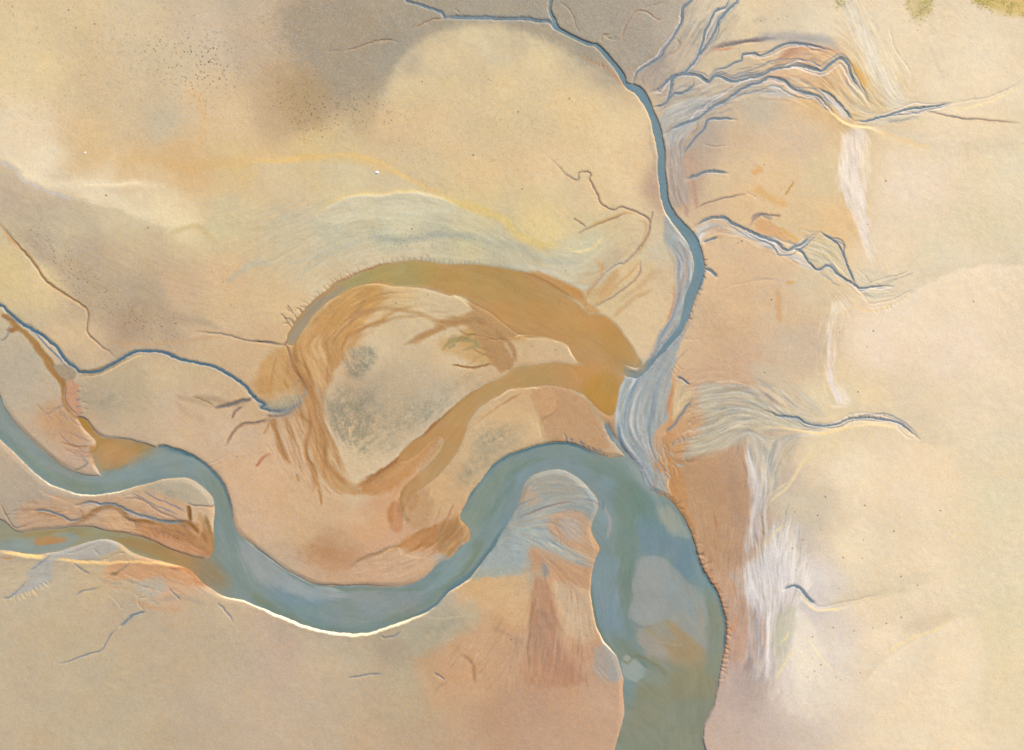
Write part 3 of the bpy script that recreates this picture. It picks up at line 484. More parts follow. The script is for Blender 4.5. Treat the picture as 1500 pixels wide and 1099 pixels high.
cs('D3 150,310 200,330 240,360',(130,140,130),2,.5); cs('D3 300,380 380,420 460,465',(160,136,110),2,.6)
cp('D3 130,360 250,400 350,440 460,480 465,600 350,570 250,520 150,470',(188,146,106),9,.55); cs('D3 150,370 165,450 150,520',(198,146,100),10,.5,.9)
cs('D3 200,460 215,500 210,540',(146,146,136),8,.8,.9); cs('D3 212,540 210,640 180,800 160,1000',(172,136,104),10,.4,.9); cs('D3 190,560 150,700 130,820 120,1090',(164,128,96),4,.6,.9); cs('D3 225,560 250,700 270,760 340,860',(166,128,98),3.5,.6,.9)
cs('D3 160,700 220,750 230,820',(152,120,100),8,.4,.9)
cp('D3 250,570 400,600 470,700 490,850 400,850 300,740 260,640',(198,172,138),9,.6); cp('D3 500,880 580,960 600,1090 480,1060 480,940',(166,158,142),8,.7)
cp('D2 1200,490 1465,480 1465,510 1250,520 1180,560',(172,172,152),5,.6); cs('D2 900,740 1000,760 1150,745 1250,760',(196,184,150),3,.5)
cs('D2 1040,900 1130,930 1200,1000 1180,1090',(190,148,106),9,.3,.9); cs('D2 1280,800 1400,860 1465,900',(176,140,110),6,.4,.9)
# silty braid below the junction
cp('C3 650,270 760,200 890,80 960,0 920,160 890,250 875,400 870,480 800,560 770,640 790,720 830,800 830,890 765,880 700,740 640,640 600,560 590,440 605,370',(160,164,156),4,.95,.6)
for s,w,c in (('C3 650,275 615,340 600,400 600,480 605,560',5,(196,196,188)),('C3 690,330 650,400 640,500 650,600',5,(132,146,150)),('C3 740,280 700,360 680,460 690,560 720,640',4,(190,188,178)),('C3 780,300 740,420 735,560 770,680',7,(172,172,162)),('C3 830,250 800,350 790,460 760,560',4,(150,154,148)),('C3 860,250 850,400 820,520',6,(176,164,144)),('C3 690,700 740,780 780,860',7,(188,188,180)),('C3 750,640 790,720 810,800 800,880',3,(178,150,120)),('C3 720,260 680,330 640,420',4,(116,136,146)),('C3 600,480 620,600 680,720 760,840',4,(110,134,146))): cs(s,c,w,.75,.8,wet=.6)
cs('C3 900,300 880,400 870,470',(194,142,92),5,.7); cp('C3 915,300 960,290 995,340 1000,380 960,430 905,500 900,400',(208,180,134),2.5,.85); cs('C3 950,290 985,330 1000,370',(232,202,160),2.5,.7)
cs('C3 800,640 830,580 870,550',(196,160,130),5,.6); cp('C3 800,740 880,690 950,760 970,900 990,1060 1000,1095 960,1010 900,940 870,880 880,800',(192,142,88),4,.7)
cs('C3 840,760 880,790 870,850 890,920',(226,180,128),2,.6); cs('C3 970,650 975,710',(150,160,156),4,.8); cs('C3 935,725 935,745',(168,164,150),8,.8); cs('C3 880,680 910,680',(190,180,160),4,.7)
cs('B3 965,100 965,200 980,290',(186,146,120),6,.6,.8); cs('A3 870,780 880,900 870,1000',(178,150,128),5,.5,.8); cp('A3 850,740 960,760 960,900 980,1090 870,1090 860,900',(164,152,136),4,.6,.4)
# shallow margins beside the north channel
cp('A3 775,600 795,780 820,930 835,1090 830,1090 800,900 775,720',(186,164,136),2,.6)
cp('B3 860,270 905,330 970,410 1015,480 1050,560 1050,620 1000,760 940,900 860,1000 790,1090 755,1090 790,1000 820,910 870,850 900,750 915,600 880,480 850,400',(164,162,150),4,.92,.6)
for s,w,c in (('B3 975,430 970,560 930,700 890,830',2.5,(186,150,124)),('B3 960,440 940,560 930,640',4,(140,148,150)),('B3 1000,480 1030,560 1010,620',6,(190,168,140)),('B3 985,700 950,800 880,900 820,1000',4,(182,178,160)),('B3 940,700 880,850 840,920 800,1010',2,(110,130,150)),('B3 900,380 890,470',6,(164,172,170)),('B3 905,640 895,760 860,860',2,(190,130,90)),('B3 1020,580 1000,640 985,700 965,800 950,860 880,960 810,1040 770,1080',6.5,(92,128,150))): cs(s,c,w,.8,.7,wet=.6)
cs('B3 970,420 1010,470 1050,540 1060,590 1045,650 1030,700',(96,128,148),6,.7,.8,wet=.6); cs('B3 850,400 900,500 910,620 890,720',(206,180,140),5,.5,.9); cs('B3 820,60 835,180 860,270 910,350 970,420',(238,218,180),1.6,.5)
# outwash fans on the east
cp('A3 830,640 900,560 1050,520 1250,500 1465,440 A4 100,430 250,520 100,510 A3 1300,500 1200,520 1120,570 1050,630 1000,700 930,760 850,790 845,720',(176,170,156),5,.75,.5)
cp('B3 1020,350 1100,315 1200,345 1300,365 1465,410 B4 150,460 260,500 360,590 480,610 360,585 250,530 100,450 0,420 B3 1380,420 1250,380 1180,350 1100,345 1060,380 1040,420 1015,400',(202,194,182),2.5,.8,.4)
cp('B4 280,420 400,375 470,430 500,520 560,650 480,600 400,560 300,500',(206,190,150),5,.6); cp('B4 560,600 640,560 760,590 780,660 700,720 620,740',(214,200,170),5,.7)
cp('C3 1040,300 1200,300 1400,360 C4 100,420 300,480 300,540 100,560 C3 1400,550 1300,600 1150,650 1000,700 960,640 1050,540 1040,420',(186,176,148),8,.75,.3); cs('C3 1230,350 1260,450 1250,560',(206,190,172),5,.4,.9)
cp('C4 0,180 120,220 260,310 330,400 400,490 300,500 150,400 0,280',(202,186,156),9,.5); cs('C4 240,320 320,400 400,480',(196,188,170),6,.4)
cs('C4 0,545 130,535 250,548 350,568 430,558 480,545 620,520',(238,208,150),2.4,.8); cs('C4 500,540 640,515 740,530 850,580',(238,210,160),3,.5)
# pale sheeted sand east of the strip
cp('A4 520,690 490,760 480,850 465,950 490,1040 500,1090 B4 530,220 560,300 600,400 640,555 665,560 640,300 610,150 600,0 A4 615,800 610,700',(232,217,202),6,.7); cp('A4 600,700 640,800 640,1090 B4 640,150 600,100 600,0',(232,214,186),5,.6)
cp('B4 550,720 490,725 440,760 415,860 400,1090 C4 405,0 405,200 430,340 500,430 525,400 515,350 470,320 440,200 445,0 B4 440,900 480,780 560,760',(234,216,190),8,.75); cs('B4 420,850 410,1090',(234,218,200),4,.5); cs('C4 420,200 440,330 490,410',(228,212,204),6,.7); cs('B4 560,690 555,750 600,785 700,780 850,700',(226,196,146),3,.6)
cp('A4 480,0 560,0 620,120 660,220 750,400 850,560 760,590 700,500 640,380 580,200',(222,208,180),6,.8); cs('A4 540,20 610,150 650,290 720,420 800,520',(236,222,200),3,.6); cs('A4 730,120 770,260 830,340 855,400 840,500',(238,220,182),2,.6,.9); cs('A4 960,230 1010,360 1040,480',(216,196,166),5,.5,.9)
cs('A4 520,320 560,370 600,420 620,480',(212,160,78),9,.75,.9); cs('A4 330,240 430,260 500,310',(206,158,120),6,.6,.8); cs('A4 150,320 220,270 340,250 420,290',(196,140,96),8,.7,.8); cs('A4 130,340 180,300 230,280',(170,126,100),3,.6); cs('A4 320,325 350,305',(160,120,90),4,.5)
cs('A4 0,220 100,200 250,205 400,215 480,270',(172,164,154),13,.7,.9); cs('A3 1090,262 1200,232 1290,215 1465,205',(146,136,132),5,.75,.8); cs('A3 1100,275 1180,262 1230,250',(204,136,94),3,.7); cs('A3 1060,320 1100,270 1200,230',(170,146,128),4,.5)
cp('A3 1060,310 1250,260 1240,340 1100,400 1050,390',(212,190,148),5,.6); cp('A3 1280,300 1465,330 1400,390 1280,410',(206,182,144),5,.6); cs('A4 0,305 70,320 110,340 140,350',(222,190,140),3,.7)
cp('A4 150,370 260,355 380,385 480,330 520,400 540,520 520,560 420,430 300,400',(214,182,136),4,.7); cs('A4 370,490 450,560 520,640',(220,212,206),7,.8); cs('A4 240,410 340,400 420,440 460,465',(204,150,110),2,.5)
cs('A4 400,575 440,615 500,655 560,678 620,684 660,686',(244,220,160),3.4,.9); cs('A4 650,690 740,720 830,750 900,780 1000,790',(232,198,146),7,.6,.9); cs('A4 640,650 760,640 900,600 1000,605',(206,196,176),8,.6,.9); cs('A4 1060,580 1200,572 1350,510 1465,455',(240,216,164),3,.6,.9)
cs('A4 1050,620 1130,630 1200,638',(170,168,170),2.2,.6); cs('A4 1100,790 1300,780 1465,790',(212,194,160),22,.4,.9)
cp('A4 830,-40 960,-40 970,60 900,110 850,80',(192,170,104),6,.45); cp('A4 1170,-40 1500,-40 1500,90 1380,70 1250,40',(196,164,76),8,.6)
cs('A4 450,0 480,30 520,20',(150,150,110),4,.5); cs('A3 1320,120 1380,100 1400,130',(196,178,150),8,.4,.9)
cs('A4 180,1050 230,970',(190,150,70),3,.6); cs('A4 0,930 60,900',(214,160,90),10,.5,.9); cs('B4 0,130 60,160 200,230',(214,164,92),12,.45,.9); cs('B4 150,340 230,400 260,420',(216,166,90),5,.6,.9); cs('B4 0,290 30,275 80,282 120,300',(140,130,132),4,.6,.8); cp('B4 10,320 60,290 130,330 200,400 250,430 150,400 60,370',(214,160,104),3,.6)
cs('B4 140,660 150,760 160,860',(206,158,104),8,.45,.9); cs('B4 0,610 100,620 170,630',(198,170,146),3,.5); cs('B4 180,640 230,630',(214,160,80),5,.5,.9)
cs('B3 1060,370 1130,360 1200,380',(200,150,110),8,.4,.9); cs('B3 1030,250 1020,160 1000,60',(192,146,116),5,.6,.8)
# right-hand strip
cp('C3 1290,590 1370,560 C4 40,560 160,580 270,570 180,760 80,900 60,1000 0,1000 C3 1340,900 1310,760',(196,182,156),5,.8); cp('C3 1290,620 1320,700 1360,900 1390,1095 1300,1095 1320,980 1310,800',(214,200,190),5,.75)
cp('D3 1300,0 1390,0 1380,300 1300,420 1280,520 1290,620 1350,760 1380,900 1420,1095 1310,1095 1290,900 1320,700 1270,560 1290,300 1320,150',(190,176,162),5,.6)
cp('D3 1290,450 1390,340 1465,300 D4 50,300 200,240 240,350 300,500 350,640 280,720 180,620 150,760 60,720 D3 1400,760 1320,680',(218,206,194),10,.6); cp('D4 190,260 225,270 240,380 280,470 330,590 250,560 200,470',(234,222,206),8,.45)
cs('D4 80,700 90,850 75,1095',(234,220,210),6,.8,.7); cs('D4 40,650 30,800 50,1000',(158,142,138),8,.5,.8); cp('D4 120,760 240,700 210,900 130,1050 110,1000',(198,190,164),5,.7); cs('D4 150,880 180,860 200,820',(232,212,150),3,.6); cs('D4 120,1095 160,1020 200,960 230,910',(236,214,150),3,.7)
cp('D4 230,800 320,860 440,1050 560,1250 150,1250 200,980',(236,220,194),14,.45); cs('D4 300,860 350,930 440,1040',(244,228,180),2.4,.6); cs('D4 70,120 120,80 220,10 C4 260,740 360,600',(236,214,158),3,.3,.8); cs('M 735,290 690,350 640,430 585,478 558,520',(234,214,156),3,.5,.8); cs('M 640,560 600,592 545,650 490,712',(232,212,150),3,.45,.8); cs('D4 225,270 250,400 290,500 330,600',(242,226,190),2,.5)
cs('C4 60,640 100,700 130,800',(160,158,142),9,.6,.8); cs('C4 150,590 160,660 180,720',(236,206,164),2.6,.8); cs('C4 190,600 185,620',(220,212,200),4,.7); cp('C4 160,580 200,620 200,720 170,700',(190,172,136),4,.5)
cs('D4 230,590 280,640 330,670',(160,158,160),5,.4,.9); cs('D4 240,610 290,660 340,712 400,712 480,700',(242,216,160),3,.7); cs('D4 400,690 500,665 700,625 900,590',(208,190,154),10,.45,.9); cs('D4 700,960 800,890 920,840 1060,770',(242,216,160),4,.5,.9); cs('D4 800,820 950,770 1100,740',(216,194,156),14,.4,.9)
cs('D3 1010,350 1050,480 1130,600 1180,760 1170,1000',(186,130,84),7,.5,.9); cs('D3 1200,500 1260,560 1290,600',(182,168,150),12,.6,.8); cs('D3 1180,830 1230,800 1240,740',(200,140,90),7,.5,.8); cs('D3 1290,1040 1320,960',(150,128,116),10,.5,.8)
cp('C3 985,850 1180,760 1300,900 1310,1090 1040,1090',(182,144,104),12,.4); cs('D3 1130,50 1250,200 1290,300',(178,142,112),14,.4,.9)
# bottom-left plain veins
for s in ('D1 300,1000 450,960 540,910 600,840 640,800','D1 400,630 440,605 520,600','D1 395,455 440,490 490,515','D1 700,455 660,490 620,520 590,510','D1 900,590 940,625 975,660','D1 1160,670 1200,710 1250,775','D1 160,500 190,480 280,410','D1 0,640 60,640 150,550','D2 680,845 710,862 760,850 800,825','D2 970,1050 1030,1090','D2 500,1080 620,1058 700,1050'):
    cs(s,(128,134,140),1.8,.6); groove(s,2.2,.8)
cs('D1 590,510 620,520 640,500',(150,124,80),5,.7)

# ------------------------------------------------------------------ relief
H+=.8*fbm(180,201,3)+.11*fbm(30,205,3)
H+=(.034+.02*vnoise(60,301))*fbm(6,210,3)
H+=.026*blur(rng.standard_normal(U.shape).astype(np.float32),.9)*2
for s,h,w,dc in (('B2 320,290 400,235 480,192 560,172 700,168 780,158 870,160 960,180 1040,195 1120,240',1.6,1.1,9),('A1 420,1000 520,1000 700,990 760,985',.8,1.2,8),('A1 0,560 60,600 130,640',0.0,1,5),
   ('B3 350,455 400,468 460,452 520,390',.7,1.4,6),('A4 430,610 500,658 560,682 640,690 720,715',1.2,1.4,8),('A4 1000,600 1200,580 1330,525 1465,460',.6,1.8,10),('B4 550,720 560,770 610,792 700,780 850,705 1000,610',.6,1.8,10),
   ('C4 60,540 250,550 350,572 440,560 520,532 640,518 780,540 870,585',.8,1.4,8),('D4 250,620 300,675 350,712 430,710 560,680',.9,1.3,8),('D4 700,1000 800,900 900,850 1080,770',.4,2.5,14),('B1 700,330 900,330 1050,320 1120,360',.3,1.5,8),
   ('D2 600,450 700,410 780,378 800,412 870,432 950,430',.5,1,5),('D1 0,402 200,424 380,448 600,458 800,450 900,464 1010,500',.7,1.3,8)):
    if h: scarp(s,h,w,dc)
for s,w,dep in (('D1 775,720 745,680 750,640 790,640 850,560',1.7,.6),('D4 320,665 350,692 400,692 470,672 600,650 700,625',2.2,.45),('A4 1060,556 1200,540 1300,510 1400,470 1465,430',2.2,.5),('B1 -40,300 0,330 70,410 180,540 240,620 330,690 430,750 465,790 460,900 500,950 550,990 580,1005 640,1055',2.6,1.3),('B1 1030,900 1150,915 1230,920 1310,950 1400,955 B2 90,960 180,972',2.4,1.0),
   ('A3 220,840 280,890 330,940 390,970 400,930 455,930 450,970 490,1040 515,1095 B3 540,230 580,245 620,230 680,250 740,280 775,320 760,380 720,450 680,500 640,535 590,545 530,590 480,650 430,720 440,790',2.3,1.1),
   ('B3 370,385 410,362 450,345 560,300 650,265',2,.9),('B3 360,290 400,318 440,345',1.6,.7),('B3 790,255 778,320',1.6,.7),('B3 730,510 720,580 660,650 560,720 500,760 450,790',2.2,.9),
   ('A2 480,270 560,255 650,225 740,212 790,235',2,1),('A2 400,280 480,270',1.5,.5),('A2 870,158 900,138 960,110 1020,98',2,1),('A2 1080,50 1110,75',1.5,.6),('A3 290,10 350,60 380,130 400,180',2,.5),('A3 620,230 640,140 700,60 760,65 820,105 860,95',1.8,.8),('A3 510,230 530,190 560,182',2,.9),('A3 530,190 570,210 610,215',1.5,.6),('A3 740,40 860,10',1.6,.6),('A3 870,300 920,270 935,230 905,200',1.8,.7),
   ('A3 1100,270 1200,245 1280,225 1400,220',3,1.2),('A3 1040,640 1020,700 990,740',1.8,.7),('A3 1060,770 1120,790 1200,780',2,.5),('A4 240,410 320,400 400,420 460,465',1.5,.5),('A4 220,470 260,430 310,455 350,440',1.4,.6),('A4 330,180 350,155 380,135',1.4,.5),('A4 290,225 320,180',1.4,.4),('A4 560,370 620,470 700,560 740,600',2,.5),('A4 520,400 560,500 640,600',2,.6),('A4 480,340 540,420 580,520',1.8,.6),
   ('A4 900,590 1000,615 1100,630 1200,636 1465,662',2,.7),('A4 740,120 770,260 840,350 855,400',1.8,.35),('A4 0,300 80,330 140,350',1.6,.5),
   ('B3 1020,250 1080,215 1150,190 1230,175 1300,160',2.2,.9),('B3 1300,350 1330,300 1380,278 1465,285 B4 60,278 110,310',3,1.0),('B3 1060,375 1130,345',1.6,.6),('B3 1130,690 1260,640 1465,620',2,.3),('B3 950,935 1050,945',1.8,.3),('B3 1290,150 1350,190',1.4,.4),
   ('B4 0,395 80,440 160,480 250,540',1.4,.5),('B4 60,390 150,410 260,440',1.4,.5),('B4 250,460 330,520 380,570',1.4,.5),('B4 300,420 400,405 460,440 500,520',1.4,.5),('B4 340,400 420,400 480,480',1.2,.5),('B4 590,670 660,630 750,600',1.4,.5),('B4 590,668 640,610 680,575',1.3,.4),('B4 590,670 700,668 770,690',1.3,.4),('B4 560,650 610,710 640,750 740,735 830,690 920,640',1.8,.6),
   ('C1 345,310 345,400 380,440 430,470',2,.7),('C1 1340,380 1380,370',2,.8),('C1 1150,430 1230,420 1300,392 1340,382',4,1.2),('C1 1215,635 1240,570 1300,520 1400,512 1465,490',2.4,.8),('C1 1235,495 1260,450 1300,425',2,.7),('C1 1250,270 1310,330 1350,375',1.5,.5),('C1 420,320 440,325',1.6,.5),('C1 440,400 470,405',1.6,.6),('C1 450,430 475,440',1.4,.5),('C1 240,440 340,425',1.8,.5),('C1 340,620 400,640 490,635',1.8,.7),('C1 390,770 440,755 480,725',1.8,.6),('C1 1110,740 1160,720 1220,690',1.6,.5),('C1 1120,760 1200,720',1.5,.4),('C1 1030,370 1100,395 1160,430',2,.5),
   ('C1 0,80 40,50 55,0',2,.6),('D1 0,130 40,220 80,270 180,240',2,.8),('D1 610,165 680,220 720,240 720,280 680,290',1.8,.8),('D1 470,230 540,190 600,165',2,.8),('D1 640,110 750,120 870,190 960,230 1000,237',2,.8),('D1 1000,130 1060,155 1130,160 1155,140',2.2,1.0),('D1 330,400 400,400 480,370 560,340',2,.6),('D1 400,445 560,440 640,405 700,410',2,.6),('D1 510,370 500,390 540,420',1.6,.5),('D1 720,440 740,420 830,435',1.6,.5),('D1 640,105 740,75',1.6,.5),
   ('D2 520,490 560,460 600,435 680,400 740,375 790,350',2,.7),('D2 280,560 400,580 560,580 760,585',2.4,.8),('D2 180,490 300,560 420,598 520,615',1.8,.5),
   ('D3 80,202 150,182 220,162 300,142 380,125',2,.8),('D3 175,310 250,350 350,400 470,465',1.8,.5),('D3 260,260 290,310 300,370',1.8,.4),('D3 1380,190 1385,260 1388,330',2,1.3),('D4 130,430 135,460',1,.2),
   ('C3 310,570 325,600 325,620',2,.8),('C3 840,760 880,790 870,850',1.8,.5),('C3 975,650 965,680 975,715 1010,718',1.8,.6),('C3 190,480 180,520 200,590',2.5,.3),('C3 900,270 895,300',2,.3),
   ('C2 0,70 90,85 175,97',2.4,1.0),('C2 20,90 100,250 40,330',0,0),('C2 200,330 240,290 265,285',2,.7),('C2 60,470 100,480 180,470 220,440',2.4,.8),('C2 0,515 60,500 100,470',2,.8),('C2 1060,206 1150,214 1290,196',2,.6),
   ('B2 190,860 170,830 150,805',1.6,.9),('B2 215,815 200,780 190,755',1.6,.9),('B2 200,800 180,770',1.3,.8),('B2 230,855 200,840 160,835',1.5,.8),('B2 240,640 270,590 310,540',1.8,.6),('B2 500,970 540,900 600,850',2,.5),('B2 470,1000 500,930',1.6,.5),('B2 580,945 650,900',1.6,.5),('D4 760,0 770,2',1,0)):
    if dep: groove(s,w,dep); 
    if dep>=.7: cs(s,(196,158,118),w*3.2,.25); cs(s,(138,128,118),w*.9,.4)
cs('C1 -60,540 0,600 60,655 130,725 220,806 300,852 370,883 450,896 530,896 620,881 700,859 780,840',(252,238,202),3.2,.85)  # sunlit bank rims painted as pale strips, here and on the next lines
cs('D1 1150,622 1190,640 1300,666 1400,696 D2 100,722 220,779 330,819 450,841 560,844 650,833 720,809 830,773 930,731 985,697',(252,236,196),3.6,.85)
cs('D2 1020,656 1060,614 1150,556 1200,494 1240,440',(236,216,180),2,.6); cs('D3 466,560 466,640 478,700 492,780 520,866 570,926 600,956',(240,220,186),2.2,.6)
# bank rills: short headward gullies cut into a bank
FR=np.random.default_rng(5)
def rills(s,side,ln,sp,dep=.9,col=None,w=1.5):
    p=smooth(P(s),False,2.0); L=0
    for k in range(2,len(p)-2):
        L+=np.hypot(*(p[k]-p[k-1]))
        if L<sp: continue
        L=-FR.uniform(0,sp*.7)
        t=p[k+1]-p[k-1]; t/=np.hypot(*t)+1e-6; n=np.array([t[1],-t[0]])*side
        l=ln*FR.uniform(.35,1.25); a=p[k]; tt=t*FR.uniform(-.5,.5)
        mid=a+(n+tt)*l*.5; end=a+(n+tt*.3+t*FR.uniform(-.3,.3))*l
        q=np.array([a-n*1.5,mid,end]); groove(q,w,dep*FR.uniform(.6,1.2),True,(0,1))
        if col is not None: cs(q,col,w*1.1,.5,taper=False)
        if l>ln*.7 and FR.random()<.7: groove(np.array([mid,mid+(n+t*FR.choice([-1,1]))*l*.35]),w*.8,dep*.6,False)
rills('D3 970,290 1010,370 1040,460 1070,520 1120,590 1150,650 1175,730 1183,800 1180,880 1165,960 1150,1040 1140,1090',1,12,4.6,.85,(198,150,108),2.0)
rills('D3 1010,370 1040,460 1100,560 1150,650',1,20,10,1.2,(180,136,102),2.3)
rills('B2 250,825 330,738 430,652 520,612 600,577 700,547 790,527 870,520 1000,534',1,11,4.4,.4,(198,166,140),1.5)
rills('B2 870,518 1000,532 1250,542',1,7,5,.3,(150,152,156),1.3); rills('B2 190,905 250,825 300,770',1,15,5,.8,(160,130,110),1.5)
rills('B3 1065,480 1070,560 1050,640 1030,720 1005,790 970,860',1,5,6,.8,(120,130,140),1.4)
rills('C3 320,617 420,643 500,678 550,700',1,7,3,.7,(140,150,160),1.4); rills('C3 300,616 340,620',1,14,6,1.1,(90,110,130),1.7)
rills('C3 720,720 850,650 980,560 1000,420',-1,10,5,.5,(170,150,130)); rills('C4 500,490 600,478 720,490',1,5,2.6,.5); rills('B4 640,790 760,760 850,700',-1,5,4,.35); rills('D1 30,655 150,620 270,540',-1,8,4,.5,(226,200,150))
rills('A3 400,290 470,330 560,370',-1,6,4,.5); rills('C1 420,320 425,400 440,470',-1,6,6,.6,(150,140,140)); rills('C3 880,250 900,240 960,170',-1,12,5,.4,(196,150,110))
rills('D3 950,200 900,120 850,80',-1,9,6,.6); rills('C3 610,190 650,270',-1,9,4,.5,(196,160,110)); rills('D1 740,330 860,300 1000,330',-1,6,5,.4,(160,110,70)); rills('A4 1000,370 1030,420 1080,460',1,9,3,.25); rills('B4 480,740 430,850 415,1000',-1,3,3,.2)
rills('A3 590,220 580,200 600,190',1,5,4,.5)
BL=(112,128,144); GR=(146,146,142); CR_=(222,204,170); WH=(224,216,206); RU=(178,130,86); RD=(186,140,104)
web('A3 840,700 860,600 1000,420 1300,390 1465,370 A4 150,380 400,500 480,600 200,500 A3 1400,500 1150,580 960,760',110,32,1.2,.4,(BL,GR,BL,CR_,GR),.6)
web('A3 690,470 740,370 900,240 1000,40 1250,-20 1200,150 1000,380 850,540',34,36,1.5,.5,(BL,GR,CR_,(150,134,118)),.5)
web('A4 0,300 150,230 400,260 520,330 640,560 560,640 420,540 200,420 0,400',48,28,1.5,.5,(GR,CR_,RD,BL,(196,150,110)),.55)
web('A4 440,480 620,560 800,590 1000,560 1000,620 700,700 560,670',30,40,1.5,.35,(GR,CR_,(206,190,166)),.5)
web('A4 480,0 620,0 780,250 860,560 700,560 560,300',22,44,1.6,.2,(CR_,WH,(212,196,168)),.5)
web('B3 1020,340 1120,300 1300,350 1465,390 B4 200,440 400,370 500,500 600,680 560,690 300,540 0,430 B3 1250,390 1060,420',85,26,1.15,.35,(BL,GR,WH,CR_,WH),.6)
web('B4 560,660 650,590 780,590 780,680 700,730 620,740',16,22,1.3,.35,(GR,CR_),.5)
web('C3 960,260 1200,280 1465,330 C4 180,330 350,480 420,520 300,545 0,560 C3 1300,600 1100,650 960,650 1040,480',150,26,1.15,.3,(BL,GR,WH,CR_,CR_),.6)
web('C3 660,280 880,80 890,250 870,480 790,640 830,860 740,800 620,560 600,420',46,48,1.8,.3,(GR,WH,(120,140,152),(190,186,176)),.55,.06)
web('C3 780,640 880,560 900,700 880,850 830,800',14,26,1.6,.5,(RD,CR_,GR),.5)
web('B3 890,430 1030,460 1040,640 960,850 800,1080 850,880 910,640',26,44,1.7,.3,(BL,GR,WH,RD),.5,.06)
web('C3 1290,600 C4 200,590 60,900 40,1095 C3 1340,1095 1310,800',70,50,1.2,.15,(WH,GR,(198,186,168),(230,222,214)),.55,.07)
web('D3 1310,0 1400,0 1440,300 D4 230,300 280,640 150,760 100,1095 D3 1310,1095 1290,500',140,34,1.1,.18,(WH,GR,(172,160,152),(234,228,220),(198,186,172)),.55,.1)
web('D3 960,200 1290,250 1280,900 1200,900 1180,700 1050,420',26,34,1.5,.25,(RU,RD,(170,134,104),(204,160,118)),.4)
web('C3 90,960 160,790 400,810 490,960 D3 470,260 490,420 450,470 200,400 20,380',40,36,1.5,.2,(BL,GR,(196,184,158),(188,150,114),(134,140,142)),.55)
web('D3 130,380 450,490 470,880 560,1050 100,1095',46,34,1.5,.3,(RU,(160,128,104),(214,184,146)),.4)
web('D2 1050,900 1200,850 1465,800 1465,1095 1000,1095',34,26,1.2,.25,((190,146,104),(168,138,112),(216,184,146)),.4)
web('C2 60,480 420,560 480,820 330,860 200,740 90,620',26,34,2.0,.35,(RU,(172,128,82)),.5); web('C2 120,60 420,60 400,300 380,480 260,300 80,280',32,30,1.6,.35,(RU,(170,124,76),(212,176,128)),.5)
web('B2 330,820 560,670 760,680 720,800 500,1000 420,1050',34,38,1.8,.3,(RU,(172,126,78),(216,180,132)),.5,.08); web('B2 1000,800 1200,830 1330,950 1300,1050 1100,960',16,24,1.8,.3,(RU,(160,128,78)),.5)
web('B2 0,330 400,180 900,180 1400,330 1465,440 1250,520 700,520 300,660 0,560',70,70,1.6,.08,((198,188,162),(216,202,170),(186,178,154),(222,204,168)),.33,.03)
web('D1 100,140 600,130 1000,240 1150,430 560,270 150,290',30,36,1.6,.4,(RU,(150,130,118),(216,170,128)),.5); web('D1 560,540 750,470 1080,560 800,660 500,640',22,26,1.5,.4,(GR,(206,160,116),(214,196,160)),.45)
web('C1 200,440 420,480 560,600 480,760 330,640',16,26,1.6,.35,(RD,(160,140,126)),.45); web('D2 790,380 1100,210 1170,330 1000,420 900,420',18,30,1.7,.3,((172,120,68),(216,164,112)),.5)
web('B1 0,250 200,380 600,660 900,820 600,940 300,700 0,420',50,26,1.4,.15,((184,164,138),(206,182,150),(178,160,138)),.25)
web('C2 500,460 900,420 760,620 560,600',0,20,1.5,.2,(RU,),.3)
# streaked sheets
for s,a,sg in (('A3 840,740 900,560 1050,430 1300,440 1465,380 A4 100,360 400,500 500,660 300,560 A3 1300,540 1150,600 1000,720 950,900 980,1090 860,1090',1.0,6),('A3 680,460 700,380 850,260 1000,40 1300,-20 1250,150 1000,400 850,560',.45,8),
  ('B3 1010,360 1100,300 1300,350 1465,400 B4 200,440 400,370 520,500 600,680 780,640 640,760 480,620 200,520 0,420 B3 1200,370 1040,430',1.0,5),('C3 900,240 1200,250 1465,300 C4 200,330 400,500 400,550 0,570 C3 1300,620 1000,720 850,700 960,600 1000,400',.95,8),
  ('C3 650,270 890,80 890,250 870,480 780,640 830,890 760,870 640,660 590,480',.5,5),('B3 880,330 1050,560 1000,800 760,1090 900,760',.8,5),('C3 1290,590 C4 270,570 80,900 60,1095 C3 1330,1095',.7,6),('D3 1300,0 1430,0 1400,300 D4 250,300 350,650 200,650 120,1095 D3 1290,1095 1300,500',.7,6),
  ('B2 0,200 400,150 900,170 1465,350 B3 400,440 560,300 700,500 400,690 0,560 B2 1200,530 700,530 300,700 250,560 0,560',.28,10),('A4 480,0 600,0 900,560 700,600 500,320',.6,8),('A4 300,230 520,300 640,560 800,620 600,680 400,560 100,430 100,280',.8,6),('A4 480,690 620,690 620,1090 B4 660,560 560,400 460,0',.7,5),('B4 380,740 560,720 430,1090 C4 440,300 520,420 380,420',.6,5),
  ('C3 60,980 150,780 400,800 500,960 D3 480,250 500,420 460,480 200,420 0,400',.4,8),('D3 130,360 460,480 480,900 550,1095 0,1095 0,500',.35,14),('D3 980,250 1300,300 1290,1095 1150,1095 1180,800',.4,8),('B2 220,900 400,730 700,660 1100,760 1100,900 700,850 450,1095 300,1000',.55,8),('C2 200,100 420,160 400,560 560,850 350,900 80,700 100,380',.5,8),
  ('D2 500,490 800,350 1110,200 1180,330 1000,450 700,560',.5,8),('C1 430,480 560,600 830,640 600,780 500,700',.5,5),('D1 100,120 600,120 1000,230 1150,450 600,300 200,280',.5,8),('B1 0,100 600,400 1465,600 1465,900 900,860 400,700 0,330',.2,16),('D1 0,400 1100,480 1100,640 700,560 0,640',.3,10)): sreg(s,a,sg)
sm_=np.clip(SM*1.1,0,.85)[...,None]; G=G*(1-sm_)+licc(G,9,1.2)*sm_
